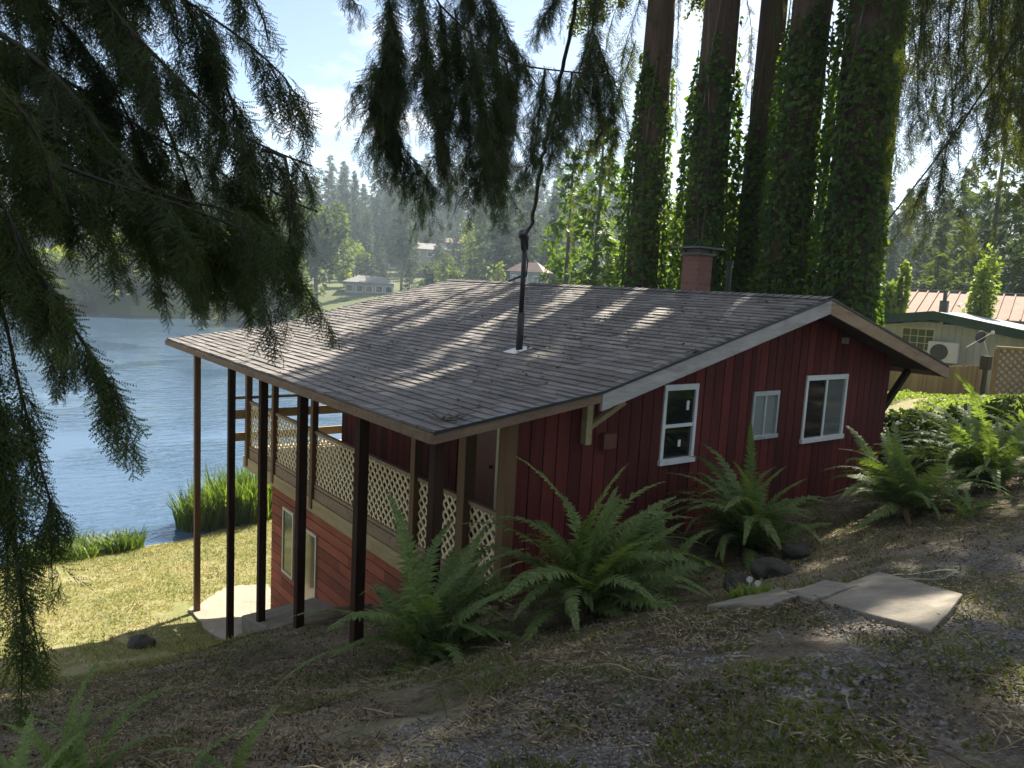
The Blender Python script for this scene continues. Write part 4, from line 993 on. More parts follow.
for x0 in np.linspace(915, 1090, 18):
    t = (x0-915)/175; y1 = 70+70*t+g.uniform(-30, 40); R2.append([(x0+g.uniform(-5, 25), -90), (x0+g.uniform(-8, 10), 0), (x0+g.uniform(-8, 6), y1*.6), (x0+g.uniform(-14, 4), y1)])
hanging_group(T8, R2[:9], 20.5, .6, .15, M['cedar'], CED, .9, 4)
hanging_group(T8, R2[9:], 21.5, .6, .13, M['cedar'], CED, .9, 8)
hanging_group(T7, [[(1100, 60), (1010, 90), (960, 120), (930, 175), (924, 238)], [(960, 120), (946, 150), (938, 205)], [(930, 175), (915, 205), (911, 226)]], 12.5, .34, .07, M['cedar'], CED, 1.0, 3)
hanging_group(T6, [[(888, -40), (900, 40), (893, 110), (897, 165)], [(905, -40), (915, 50), (908, 120), (912, 160)], [(925, -30), (935, 60), (930, 140)]], 17, .4, .12, M['cedar'], CED, 1.0, 4)
# thin sprays between the trunks
hanging_group(T1, [[(632, -20), (612, 20), (604, 75), (606, 135)], [(640, 0), (622, 60), (618, 120), (600, 190)], [(600, -20), (588, 30), (580, 90)], [(636, 40), (612, 110), (590, 150), (575, 185)]], 20, .55, .13, M['cedar'], CED, 1.0, 5)
hanging_group(T2, [[(735, -30), (728, 20), (727, 70)], [(680, -30), (678, 30), (676, 120)], [(744, -20), (752, 40), (746, 95)]], 19, .45, .16, M['cedar'], CED, 1.0, 2)
hanging_group(T4, [[(800, -20), (792, 20), (793, 50)], [(770, -30), (776, 30), (772, 70)], [(812, -30), (806, 10), (804, 45)]], 18.4, .4, .14, M['cedar'], CED, 1.0, 3)

# ------------------------------------------------------------------ near hemlock at the left, limbs hanging over the view
g = np.random.default_rng(200)
hb = CAM+HF*4.6-HR*5.0; hb[2] = gh(hb[0], hb[1])-.15
hem = empty('hemlock_tree', hb, 'dark drooping hemlock overhanging the left and top of the view', 'tree')
zs = np.linspace(0, 24, 40); MB().tube([hb+V3(.02*z*math.sin(z*.2), 0, z) for z in zs], [max(.04, .42*math.exp(-z/40)*(1-z/25)+.08*math.exp(-z/.8)) for z in zs], 16).build('trunk', M['bark'], hem, smooth=True)
def limb_set(limbs, length, every, mat, down=.6, sub=8, subl=(.35, .9), twig=.02, fill=1, temps=HEM, spread=.6, along_sub=.5):
    for pts, deps, wgt in limbs:
        W = np.array([at(x, y, dp) for (x, y), dp in zip(pts, deps)])
        br = limb(hem, W, twig*wgt, .006); P = polyline(W, .1); T_ = norm(np.gradient(P, axis=0)); packs = [hang(W, g, length, every, down)]
        wood = MB(); n = int(sub*wgt*len(P)/10)
        for _ in range(n):
            i = int(g.integers(int(len(P)*.06), len(P))); sd = norm(np.cross(T_[i], V3(0, 0, 1)))*g.choice([-1, 1])
            d = norm(T_[i]*along_sub+sd*g.uniform(.1, spread)+V3(0, 0, -1)*g.uniform(.35, 1.0)*down*1.7+g.normal(0, .15, 3)); l_ = g.uniform(*subl)
            q = np.array([P[i], P[i]+d*l_*.5+V3(0, 0, .05*l_), P[i]+d*l_+V3(0, 0, -.18*l_)]); wood.tube(q, [.006, .004, .0015], 4, cap=False)
            for _k in range(fill): packs.append(hang(q, g, length*.8, every, down))
        wood.build('twigs', M['barkdark'], br); needles(br, packs, temps, g, mat)
# left mass
limb_set([
 ([(-300, -60), (-40, 15), (60, 82), (100, 132), (165, 205), (215, 232), (262, 248)], (4.6, 4.3, 4.3, 4.3, 4.4, 4.6, 4.8), 1.6),
 ([(-300, -260), (0, -110), (110, -50), (200, 10), (250, 45), (285, 78)], (4.6, 4.5, 4.6, 4.7, 4.8, 4.9), 1.3),
 ([(-250, -200), (40, -60), (130, 30), (200, 100), (250, 140), (312, 166)], (4.6, 4.5, 4.5, 4.6, 4.7, 4.8), 1.4),
 ([(-300, 0), (-30, 80), (60, 130), (150, 190), (220, 208), (270, 228)], (4.6, 4.2, 4.2, 4.3, 4.4, 4.5), 1.5),
 ([(-280, 30), (-60, 90), (30, 150), (100, 180), (180, 205), (240, 228)], (4.6, 3.9, 3.9, 4.0, 4.1, 4.2), 1.4),
 ([(-200, -300), (60, -120), (160, -30), (215, 60), (240, 130), (250, 200)], (4.8, 4.8, 4.9, 5.0, 5.0, 5.0), 1.4),
 ([(-200, -220), (80, -30), (140, 70), (180, 160), (200, 225)], (4.9, 5.1, 5.2, 5.2, 5.2), 1.3),
 ([(-250, -120), (-20, 30), (90, 95), (160, 140), (225, 175)], (4.8, 4.9, 4.9, 5.0, 5.1), 1.3),
 ([(-300, -170), (-30, -60), (60, 20), (120, 100), (150, 180)], (4.8, 4.8, 4.9, 5.0, 5.0), 1.3),
 ([(-300, 50), (-20, 150), (60, 200), (130, 205), (200, 225)], (4.8, 5.0, 5.1, 5.2, 5.2), 1.2),
 ([(-150, -300), (100, -140), (200, -60), (255, 0), (268, 40)], (4.9, 5.1, 5.2, 5.2, 5.2), 1.2),
], .25, .038, M['needle_dark'], .6, 8, (.2, .6), fill=2)
limb_set([
 ([(-320, 120), (-60, 180), (15, 240), (55, 300), (85, 345), (108, 380)], (4.6, 3.7, 3.6, 3.7, 3.8, 3.9), 1.3),
 ([(-320, 160), (-80, 220), (-25, 320), (-2, 430), (14, 540), (24, 630)], (4.6, 3.6, 3.5, 3.5, 3.5, 3.5), 1.0),
 ([(-300, 100), (-70, 160), (-5, 290), (20, 390), (36, 450), (50, 500)], (4.6, 3.7, 3.6, 3.6, 3.7, 3.7), .9),
 ([(-320, -20), (-90, 30), (0, 90), (40, 140), (55, 200)], (4.6, 3.6, 3.6, 3.7, 3.7), 1.1),
 ([(-320, 30), (-120, 90), (-20, 170), (30, 260), (60, 300)], (4.6, 3.4, 3.4, 3.5, 3.5), 1.2),
], .24, .038, M['needle'], .7, 9, (.15, .38), fill=2, spread=.35)
# small drooping bunch left of the far shore
limb_set([([(262, 150), (285, 158), (288, 190), (290, 235)], (4.7, 4.7, 4.7, 4.7), .7), ([(270, 190), (300, 205), (318, 212)], (4.7, 4.75, 4.8), .4)], .2, .04, M['needle_dark'], .9, 8, (.15, .35), fill=2, spread=.4)
# limbs at top centre
limb_set([
 ([(-250, -520), (200, -260), (400, -60), (440, 5), (482, 42), (512, 63), (571, 72), (612, 76)], (4.8, 5.6, 6.2, 6.2, 6.3, 6.4, 6.5, 6.6), 1.0),
], .20, .08, M['needle_dark'], .9, 5, (.3, .8), spread=.5)
def tassels(strs, depth, length=.22, every=.04, sub=14, mat='needle_dark', subl=(.2, .5), lift=0):
    packs, wood = [], MB()
    for s in strs:
        dd = depth+g.uniform(-.25, .25); W = strand_px(s, dd); P = polyline(W, .1); wood.tube(P, list(np.linspace(.011, .003, len(P))), 5, cap=False); packs += [hang(W+g.normal(0, .02, 3), g, length, every, .9, .55) for _k in range(3)]
        for _ in range(int(sub*2.6)):
            i = int(g.integers(len(P)//8, len(P))); d = norm(V3(g.normal(0, .35), g.normal(0, .35), -1)); l_ = g.uniform(*subl); q = np.array([P[i], P[i]+d*l_*.5+g.normal(0, .02, 3), P[i]+d*l_]); wood.tube(q, [.004, .003, .001], 4, cap=False); packs.append(hang(q, g, length*.7, every, .9, .5))
    br = wood.build('branch', M['barkdark'], hem); needles(br, packs, HEM, g, M[mat])
tassels([[(388, -30), (390, 40), (388, 100), (398, 140), (418, 165), (434, 188)], [(384, 60), (376, 90), (384, 125), (404, 160)], [(395, 30), (398, 80), (392, 110)]], 6.2, .2, .035, 16)
tassels([[(392, 60), (372, 76), (352, 94)]], 6.2, .16, .05, 5, subl=(.08, .2))
tassels([[(415, -30), (425, 30), (430, 80), (438, 130), (444, 165)], [(440, 5), (445, 60), (450, 110), (446, 150)], [(455, 10), (462, 70), (468, 120), (472, 165)], [(470, 30), (480, 80), (488, 130), (482, 172)]], 6.2, .2, .035, 14)
tassels([[(490, 42), (500, 90), (497, 130), (490, 165)], [(505, 60), (512, 95), (505, 140), (500, 172)], [(480, -20), (500, 20), (515, 48), (526, 60)], [(460, -30), (475, 5), (492, 35)]], 6.3, .2, .035, 12)
tassels([[(545, 70), (540, 105), (536, 140), (530, 165)], [(560, 75), (556, 110), (552, 150)], [(572, 72), (568, 110), (562, 140)]], 6.5, .18, .04, 10, subl=(.15, .35))
tassels([[(598, -30), (592, 30), (580, 70), (578, 110), (582, 138)], [(592, 30), (604, 60), (612, 90), (614, 130)], [(588, 55), (596, 90), (600, 125)], [(560, -25), (552, 5), (545, 12)]], 7.2, .2, .045, 9, subl=(.15, .4))
tassels([[(345, -30), (352, 0), (362, 6)]], 6.2, .16, .06, 3, subl=(.08, .15))

# ------------------------------------------------------------------ cables
mt = mp+V3(-.10, -.06, 1.55)
cab = polyline([mt, at(531, 225, 9.6), at(541, 165, 8.4), at(549, 125, 7.4), at(562, 70, 6.2), at(575, 8, 5.0), at(590, -120, 3.6)], .1)
wv = [p+V3(.012*math.sin(i*1.3), .012*math.cos(i*1.7), 0)*(1 if i < 30 else .3) for i, p in enumerate(cab)]
set_props(MB().tube(wv, list(np.linspace(.026, .010, len(wv))), 6).tube([mt+V3(.02, 0, -.03), mt+V3(.08, -.05, -.35), mt+V3(.12, .02, -.55)], .009, 6).build('service_cable', M['black'], smooth=True), 'black twisted service cable rising from the roof mast', 'cable')
w2 = polyline([at(1090, -48, 9.), at(1024, 30, 11.5), at(950, 140, 13.2), at(866, 250, 15.4), at(838, 300, 16.2)], .3)
set_props(MB().tube(w2, .016, 5).build('overhead_cable', M['black'], smooth=True), 'thin overhead cable crossing the stoutest ivy cedar to the right', 'cable')

# ------------------------------------------------------------------ neighbours on the right
def frame_at(o, yaw):
    c, s = math.cos(yaw), math.sin(yaw); R = np.stack([HR*c+HF*s, -HR*s+HF*c, V3(0, 0, 1)]); return lambda x, y, z: o+x*R[0]+y*R[1]+z*R[2]
class LB(MB):
    def __init__(s, F): super().__init__(); s.F = F
    def build(s, *a, **k): s.v = [tuple(s.F(*p)) for p in s.v]; return super().build(*a, **k)
pk = at(938, 312, 26.0); o0 = pk.copy(); zg = 3.6; HT = pk[2]-zg; o0[2] = zg; F1 = frame_at(o0, -.70)
nh = empty('neighbour_house', o0, 'pale sided low house with dark green roof edge and wall mounted air conditioner', 'house')
xl, xr = -3.2, 5.6; sl, sr = .14, .17
tl = lambda x: HT+(x*sl if x < 0 else -x*sr)
wb = LB(F1)
for x in np.arange(xl+.6, xr-.6, .2):
    x1 = x+.19
    wb.hexa([(x, 0, 0), (x1, 0, 0), (x1, .05, 0), (x, .05, 0), (x, 0, tl(x)-.3), (x1, 0, tl(x1)-.3), (x1, .05, tl(x1)-.3), (x, .05, tl(x)-.3)])
wb.box((xl+.6, .051, 0), (xr-.6, .2, tl(xr)-.35)); wb.box((xl+.6, .2, 0), (xl+.8, 9, tl(xl)-.3)); wb.box((xr-.8, .2, 0), (xr-.6, 9, tl(xr)-.3)); wb.box((xl+.8, 8.8, 0), (xr-.8, 9, tl(xr)-.35))
wb.build('wall', M['wall_pale'], nh)
rf = LB(F1)
rf.hexa([(xl, -.6, tl(xl)-.12), (0, -.6, HT-.12), (0, 9.5, HT-.12), (xl, 9.5, tl(xl)-.12), (xl, -.6, tl(xl)), (0, -.6, HT), (0, 9.5, HT), (xl, 9.5, tl(xl))])
rf.hexa([(0, -.6, HT-.12), (xr, -.6, tl(xr)-.12), (xr, 9.5, tl(xr)-.12), (0, 9.5, HT-.12), (0, -.6, HT), (xr, -.6, tl(xr)), (xr, 9.5, tl(xr)), (0, 9.5, HT)])
rfo = rf.build('roof', M['pale_roof'], nh)
gf = LB(F1)
for a, c in ((xl, 0), (0, xr)): gf.hexa([(a, -.66, tl(a)-.26), (c, -.66, tl(c)-.26), (c, -.605, tl(c)-.26), (a, -.605, tl(a)-.26), (a, -.66, tl(a)+.03), (c, -.66, tl(c)+.03), (c, -.605, tl(c)+.03), (a, -.605, tl(a)+.03)])
gf.box((xl-.05, -.6, tl(xl)-.2), (xl-.005, 9.5, tl(xl)+.02)); gf.build('fascia_board', M['green_trim'], nh)
LB(F1).box((-.25, 1.3, HT-.5), (.0, 1.55, HT+.4)).box((-.18, 1.37, HT+.4), (-.07, 1.48, HT+.75)).build('chimney', M['steel'], nh)
wx, wz = -.45, HT-.90
fr = LB(F1)
X0, X1, Z0, Z1 = wx-.55, wx+.40, wz-.42, wz+.28
fr.box((X0-.07, -.04, Z1), (X1+.07, -.002, Z1+.07)).box((X0-.07, -.04, Z0-.07), (X1+.07, -.002, Z0)).box((X0-.07, -.038, Z0), (X0, -.002, Z1)).box((X1, -.038, Z0), (X1+.07, -.002, Z1))
for k in (1, 2, 3): q = X0+(X1-X0)*k/4; fr.box((q-.012, -.03, Z0), (q+.012, -.008, Z1))
for k in (1, 2): q = Z0+(Z1-Z0)*k/3; fr.box((X0, -.028, q-.012), (X1, -.009, q+.012))
wo = fr.build('window', M['cream'], nh); LB(F1).box((X0, -.02, Z0), (X1, -.012, Z1)).build('pane', M['glass_green'], wo)
LB(F1).box((-.75, -.03, HT-.36), (.1, -.004, HT-.22)).box((.2, -.03, HT-.40), (1.1, -.004, HT-.26)).build('window', M['glass'], nh)['label'] = 'narrow dark transom under the green roof edge'
# air conditioner
ax, az = .36, HT-1.34
ac = LB(F1); ac.box((ax-.46, -.42, az-.32), (ax+.46, -.08, az+.36))
aco = ac.build('air_conditioner', M['white'], bevel=.02); set_props(aco, 'white outdoor air conditioner unit mounted on the pale house wall', 'air conditioner')
fa_ = LB(F1); n = 28
for r1, r0 in ((.27, .245), (.20, .185), (.12, .105)):
    for k in range(n):
        a, b2 = 2*math.pi*k/n, 2*math.pi*(k+1)/n
        fa_.quad([(ax-.1+r0*math.cos(a), -.435, az+.02+r0*math.sin(a)), (ax-.1+r1*math.cos(a), -.435, az+.02+r1*math.sin(a)), (ax-.1+r1*math.cos(b2), -.435, az+.02+r1*math.sin(b2)), (ax-.1+r0*math.cos(b2), -.435, az+.02+r0*math.sin(b2))])
fa_.tube([(ax-.1, -.424, az+.02), (ax-.1, -.428, az+.02)], .25, 24)
fa_.build('fan_grille', M['steel'], aco)
LB(F1).bar((ax-.36, -.4, az-.37), (ax-.36, -.0, az-.37), .05, .05).bar((ax+.36, -.4, az-.37), (ax+.36, 0, az-.37), .05, .05).build('bracket', M['lead'], aco)
# satellite dish on a pole
dc = at(981, 338, 23.0); dz0 = gh(dc[0], dc[1]); sd_ = empty('satellite_dish', (dc[0], dc[1], dz0), 'small dark satellite dish on a pale bent arm beside the lattice fence', 'satellite dish')
face = norm(-HF*.6-HR*.5+V3(0, 0, .35)); ux = norm(np.cross(face, V3(0, 0, 1))); uy = np.cross(ux, face); dm = MB(); rings = 6; n = 20
for i in range(rings+1):
    for j in range(n):
        q = i/rings; a = 2*math.pi*j/n; dm.v.append(tuple(dc+(ux*math.cos(a)*.13+uy*math.sin(a)*.19)*q+face*.09*q*q))
for i in range(rings):
    for j in range(n): a = i*n+j; b2 = i*n+(j+1) % n; dm.f.append((a, b2, b2+n, a+n)); dm.m.append(0)
do = dm.build('dish', M['steel'], sd_, smooth=True); so = do.modifiers.new('s', 'SOLIDIFY'); so.thickness = .012
pb = dc-V3(0, 0, .75)+HR*.35
MB().tube([(dc[0]+HR[0]*.35, dc[1]+HR[1]*.35, dz0-.1), pb, dc-face*.03+HR*.1-V3(0, 0, .1), dc-face*.02], [.035, .035, .03, .03], 8).build('pole', M['alu'], sd_, smooth=True)
MB().tube([dc-V3(0, 0, .3)-HR*.4, dc-V3(0, 0, .08)+face*.1, dc+face*.35+HR*.38+V3(0, 0, .05)], .014, 6).box(dc+face*.35+HR*.38-V3(.04, .04, .0), dc+face*.35+HR*.38+V3(.04, .04, .09)).build('arm', M['white'], sd_)
# utility post
up = at(983, 385, 22.5); uz = gh(up[0], up[1])
MB_ = MB().tube([(up[0], up[1], uz-.2), (up[0]+.02, up[1], up[2]+.75)], .07, 10).box(up+V3(-.12, -.12, .45), up+V3(.12, .12, .85))
set_props(MB_.build('meter_post', M['stump'], bevel=.01), 'dark leaning meter post between the picket and lattice fences', 'post')
# picket fence
def picket_fence():
    A, B = at(872, 392, 22.5), at(978, 390, 23.5); n = 54; mb = None
    root = empty('picket_fence', A*[1, 1, 0]+V3(0, 0, gh(A[0], A[1])), 'low tan picket fence below the pale house', 'fence'); rl_ = MB(); pk_ = MB()
    for k in range(n):
        t = k/(n-1); q = A+(B-A)*t; top = at(872+106*t, 368-3*t, 22.5+t)[2]+random.uniform(-.03, .03); d = norm((B-A)*[1, 1, 0])*.045; nn = V3(-d[1], d[0], 0)*.2
        z0 = min(gh(q[0], q[1]), top-.5)
        pk_.hexa([(*(q-d-nn)[:2], z0), (*(q+d-nn)[:2], z0), (*(q+d+nn)[:2], z0), (*(q-d+nn)[:2], z0), (*(q-d-nn)[:2], top), (*(q+d-nn)[:2], top), (*(q+d+nn)[:2], top), (*(q-d+nn)[:2], top)])
    pk_.build('pickets', M['fence'], root)
    for dz in (-.25, -.75):
        p_, q_ = A.copy(), B.copy(); p_[2] = at(872, 368, 22.5)[2]+dz; q_[2] = at(978, 365, 23.5)[2]+dz; off = norm(np.cross(B-A, V3(0, 0, 1)))*-.05; rl_.bar(p_+off, q_+off, .04, .09)
    rl_.build('rails', M['fence'], root)
picket_fence()
la, lb_ = at(993, 376, 21.0), at(1085, 380, 20.5); zt0, zt1 = at(993, 347, 21.)[2], at(1075, 345, 20.)[2]
lf = empty('lattice_fence', la*[1, 1, 0]+V3(0, 0, gh(la[0], la[1])), 'brown diagonal lattice fence with a cap rail at far right', 'fence'); lm = MB(); D_ = lb_-la; D_[2] = 0; LL = np.linalg.norm(D_); D_ = D_/LL
zl = min(gh(la[0], la[1]), gh(lb_[0], lb_[1])); Hh = zt0-zl
for sg, off in ((1, 0), (-1, .012)):
    c = -Hh
    while c < LL+Hh:
        pts = []
        for z in np.linspace(0, Hh, 60):
            u = c+sg*(z if sg > 0 else z)
            if 0 <= u <= LL: pts.append((u, z))
        if len(pts) > 2:
            (u0, z0), (u1, z1) = pts[0], pts[-1]; nn = V3(-D_[1], D_[0], 0)*off
            lm.bar(la*[1, 1, 0]+D_*u0+nn+V3(0, 0, zl+z0), la*[1, 1, 0]+D_*u1+nn+V3(0, 0, zl+z1), .01, .05)
        c += .19
lm.build('lattice', M['fence_lat'], lf); cpz = la*[1, 1, 0]+V3(0, 0, zt0)
MB().bar(cpz, cpz+D_*LL, .14, .07).build('cap_rail', M['fence'], lf)
for u in (0, LL*.5, LL): q = la*[1, 1, 0]+D_*u+V3(-D_[1], D_[0], 0)*-.07; MB().bar(q+V3(0, 0, zl-.2), q+V3(0, 0, zt0-.04), .1, .1).build('post', M['fence_lat'], lf)
# stump
sp_ = gnd(1003, 390); MB_ = MB(); n = 14
for z, rr_ in ((-.1, .36), (.1, .32), (.28, .29)):
    for j in range(n): a = 2*math.pi*j/n; r_ = rr_*(1+.12*math.sin(3*a+1)+.06*math.sin(7*a)); MB_.v.append((sp_[0]+r_*math.cos(a), sp_[1]+r_*math.sin(a), sp_[2]+z))
for i in range(2):
    for j in range(n): MB_.f.append((i*n+j, i*n+(j+1) % n, (i+1)*n+(j+1) % n, (i+1)*n+j)); MB_.m.append(0)
MB_.f.append(tuple(2*n+j for j in range(n))); MB_.m.append(0)
set_props(MB_.build('tree_stump', M['stump']), 'dark sawn stump standing in the yellow green ground cover', 'stump')
# barn with the faded ribbed metal roof
A = at(898, 292, 34); B = at(1075, 293, 31.0); A[2] = B[2] = 8.10; dn = at(880, 313, 31.2)-A; e0, e1 = A+dn, B+dn
bn = empty('metal_roofed_shed', e0*[1, 1, 0]+V3(0, 0, 3.4), 'long building with a faded pinkish ribbed metal roof behind the pale house', 'building')
m = MB(); nn = norm(np.cross(B-A, dn)); nn = nn if nn[2] > 0 else -nn
m.hexa([e0-nn*.05, e1-nn*.05, B-nn*.05, A-nn*.05, e0, e1, B, A]); back = dn*V3(-1, -1, 1); m.hexa([A-nn*.05, B-nn*.05, B+back-nn*.05, A+back-nn*.05, A, B, B+back, A+back])
N = 16
for k in range(N+1):
    t = k/N; p_, q_ = e0+(e1-e0)*t, A+(B-A)*t; m.bar(p_+nn*.03, q_+nn*.03, .05, .06, nn)
ro_ = m.build('roof', M['rustroof'], bn); MB().bar(A+V3(0, 0, .04), B+V3(0, 0, .04), .25, .04).build('ridge_cap', M['pale_roof'], ro_)
w = MB(); i0, i1 = e0-norm(dn*[1, 1, 0])*.3+norm(B-A)*.3, e1-norm(dn*[1, 1, 0])*.3; bk0, bk1 = i0+back*[1, 1, 0]*1.85, i1+back*[1, 1, 0]*1.85
for a, c in ((i0, i1), (i1, bk1), (bk1, bk0), (bk0, i0)): w.hexa([(*a[:2], 3), (*c[:2], 3), (*(c+V3(.02, .1, 0))[:2], 3), (*(a+V3(.02, .1, 0))[:2], 3), (*a[:2], e0[2]-.05), (*c[:2], e0[2]-.05), (*(c+V3(.02, .1, 0))[:2], e0[2]-.05), (*(a+V3(.02, .1, 0))[:2], e0[2]-.05)])
w.build('wall', M['wall_pale'], bn)
p = at(981, 300, 29.5); p[2] = gh(p[0], p[1])
shrub('young_maple', p, (.62, .62, top_h2(981, 268, 29.5, p)/1.5), 3600, .16, M['lime'], 'small lime green tree in front of the faded metal roof', 'tree', 301, lumps=10)
# bright shrubs glowing between the ivy trunks
for i, (px, dep, hw, hh) in enumerate(((664, 27, 1.0, 2.6), (722, 25, .8, 2.4), (650, 30, 1.2, 2.2), (886, 30, .26, 1.9))):
    p = base_at(px, dep); p[2] = gh(p[0], p[1])
    hh = top_h2(px, (205, 215, 235, 296)[i], dep, p)/1.5; shrub('sunlit_shrub', p, (hw*1.5, hw*1.5, hh), 6500, .19, M['lime'], ['bright lime shrub glowing between the two left ivy trunks', 'bright lime shrub glowing right of the chimney', 'pale green shrub low behind the farthest left ivy trunk', 'yellow green shrub at the left end of the faded metal roof'][i], 'shrub', 310+i, 'sunlit shrubs behind the cedars', 9)

# ------------------------------------------------------------------ mid and far trees
def conifer_kit(seed, tiers=34, per=11, wid=.17, tuft=5, start=.12, droop=.35, size=.055, pw=.85):
    g = np.random.default_rng(seed); pos, D, S = [], [], []
    for i in range(tiers):
        t = start+(1-start)*(i+.5)/tiers; R = wid*((1-(t-start)/(1-start))**pw)*g.uniform(.7, 1.15)+.006; 
        for k in range(max(3, int(per*(.4+.6*(1-t))))):
            if g.random() < .12: continue
            a = g.uniform(0, 2*math.pi); d = V3(math.cos(a), math.sin(a), 0); rr = R*g.uniform(.7, 1.1)
            for j in range(tuft):
                u = (j+.6)/tuft; p = d*rr*u+V3(0, 0, t-droop*rr*u*u+g.normal(0, .004)); pos.append(p); D.append(norm(d*.8+V3(0, 0, -.5)+g.normal(0, .45, 3))); S.append(size*g.uniform(.6, 1.2)*(1.1-.5*t))
    return np.array(pos), np.array(D), np.array(S)
TUFT = []
for k in range(3):
    gg = np.random.default_rng(k); tr = []
    for j in range(7):
        p = V3(gg.uniform(0, .55), gg.normal(0, .2), gg.normal(0, .06)); v = norm(V3(1, gg.normal(0, .7), -.25+gg.normal(0, .3)))*gg.uniform(.4, .75); w = norm(np.cross(v, V3(0, 0, 1)+gg.normal(0, .4, 3)))*.11; tr.append((p-w, p+w, p+v))
    vv = np.array(tr).reshape(-1, 3); TUFT.append((vv, np.arange(len(vv)).reshape(-1, 3)))
KITS = [conifer_kit(1), conifer_kit(2, 30, 9, .20, 5, .2), conifer_kit(3, 38, 10, .14, 4, .3), conifer_kit(4, 26, 10, .24, 5, .08, .5)]
KM = []
for kit in KITS:
    gk = np.random.default_rng(9); V, T = place(TUFT, *kit, gk, .6); KM.append((V, T))
def conifer(p, h, kit, label, seed, mat='farcon', width=1., name='conifer', group='conifers across the lake', cat='tree'):
    g = np.random.default_rng(seed); root = empty(name, p, label, cat, group); V, T = KM[kit]; a = g.uniform(0, 6.28); c, s = math.cos(a), math.sin(a)
    W = np.c_[(V[:, 0]*c-V[:, 1]*s)*width, (V[:, 0]*s+V[:, 1]*c)*width, V[:, 2]]*h+np.array(p); np_mesh('crown', W, T, M[mat], root)
    MB().tube([np.array(p)-V3(0, 0, .5), np.array(p)+V3(0, 0, h*.5), np.array(p)+V3(0, 0, h*.97)], [h*.013, h*.009, h*.002], 7).build('trunk', M['barkgrey'], root, smooth=True); return root
def broadleaf(p, rad, n, leaf, mat, label, seed, group='broadleaf trees across the lake', name='broadleaf_tree'):
    g = np.random.default_rng(seed); rad = np.array(rad, float); root = empty(name, p, label, 'tree', group); c = np.array(p)+V3(0, 0, rad[2]*1.05)
    lum = 26; C = norm(g.normal(0, 1, (lum, 3)))*g.uniform(.25, .8, (lum, 1)); R = g.uniform(.18, .40, lum); k = g.integers(0, lum, n); d = norm(g.normal(0, 1, (n, 3))); q = (C[k]+d*R[k][:, None]*g.uniform(.7, 1.05, n)[:, None])*rad+c; q[:, 2] = np.maximum(q[:, 2], p[2]+.2)
    V, T = place([LEAF], q, norm(d+g.normal(0, .7, (n, 3))), leaf*g.uniform(.6, 1.3, n), g, 1.); np_mesh('crown', V, T, mat, root)
    tb = MB().tube([np.array(p)-V3(0, 0, .4), np.array(p)+V3(0, 0, rad[2]*.7), c], [rad[0]*.07, rad[0]*.05, rad[0]*.02], 8)
    for j in range(6): e_ = c+C[j]*rad*.8; tb.tube([np.array(p)+V3(0, 0, rad[2]*.6), (c+e_)/2, e_], [rad[0]*.035, rad[0]*.02, rad[0]*.006], 5)
    tb.build('trunk', M['barkgrey'], root, smooth=True); return root
def grounded(px, dep):
    q = base_at(px, dep); q[2] = gh(q[0], q[1]); return q
def top_h(px, ytop, dep, p): return at(px, ytop, dep)[2]-p[2]
# near light hemlock behind the roof
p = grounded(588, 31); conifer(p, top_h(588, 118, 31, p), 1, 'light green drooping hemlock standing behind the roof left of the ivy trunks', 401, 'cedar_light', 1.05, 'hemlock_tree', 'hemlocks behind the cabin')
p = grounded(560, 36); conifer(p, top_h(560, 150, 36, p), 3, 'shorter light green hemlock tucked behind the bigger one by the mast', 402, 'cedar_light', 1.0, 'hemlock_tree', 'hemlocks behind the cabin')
# right background
for i, (px, yt, dep, kit, wd, lab) in enumerate(((975, 90, 48, 3, 1.1, 'big sunlit conifer right behind the faded metal roof'), (1035, 40, 44, 3, 1.2, 'tall dark conifer at the right edge behind the metal roof'), (925, 215, 52, 0, 1.3, 'short pointed conifer at the left end of the metal roof'), (1010, 150, 56, 1, 1.3, 'dense conifer between the two big ones behind the metal roof'), (945, 170, 62, 0, 1.2, 'paler conifer left of the big sunlit one behind the metal roof'))):
    p = grounded(px, dep); conifer(p, top_h(px, yt, dep, p), kit, lab, 420+i, 'fardec' if i in (0, 2) else 'farcon', wd, group='conifers behind the neighbours')
for i, (px, yt, dep, lab) in enumerate(((890, 190, 120, 'hazy blue conifer seen just right of the ivy trunks'), (908, 205, 125, 'hazy blue conifer left of the hanging cedar tail'), (930, 200, 118, 'hazy blue conifer behind the hanging cedar tail'), (755, 180, 110, 'hazy conifer in the gap between chimney cedar and thin cedar'), (668, 190, 105, 'hazy conifer in the gap between the two left ivy trunks'), (650, 205, 115, 'second hazy conifer in the gap between the two left ivy trunks'))):
    p = grounded(px, dep); conifer(p, top_h(px, yt, dep, p), i % 3, lab, 440+i, 'farcon', 1.2, group='hazy conifers behind the cedars')
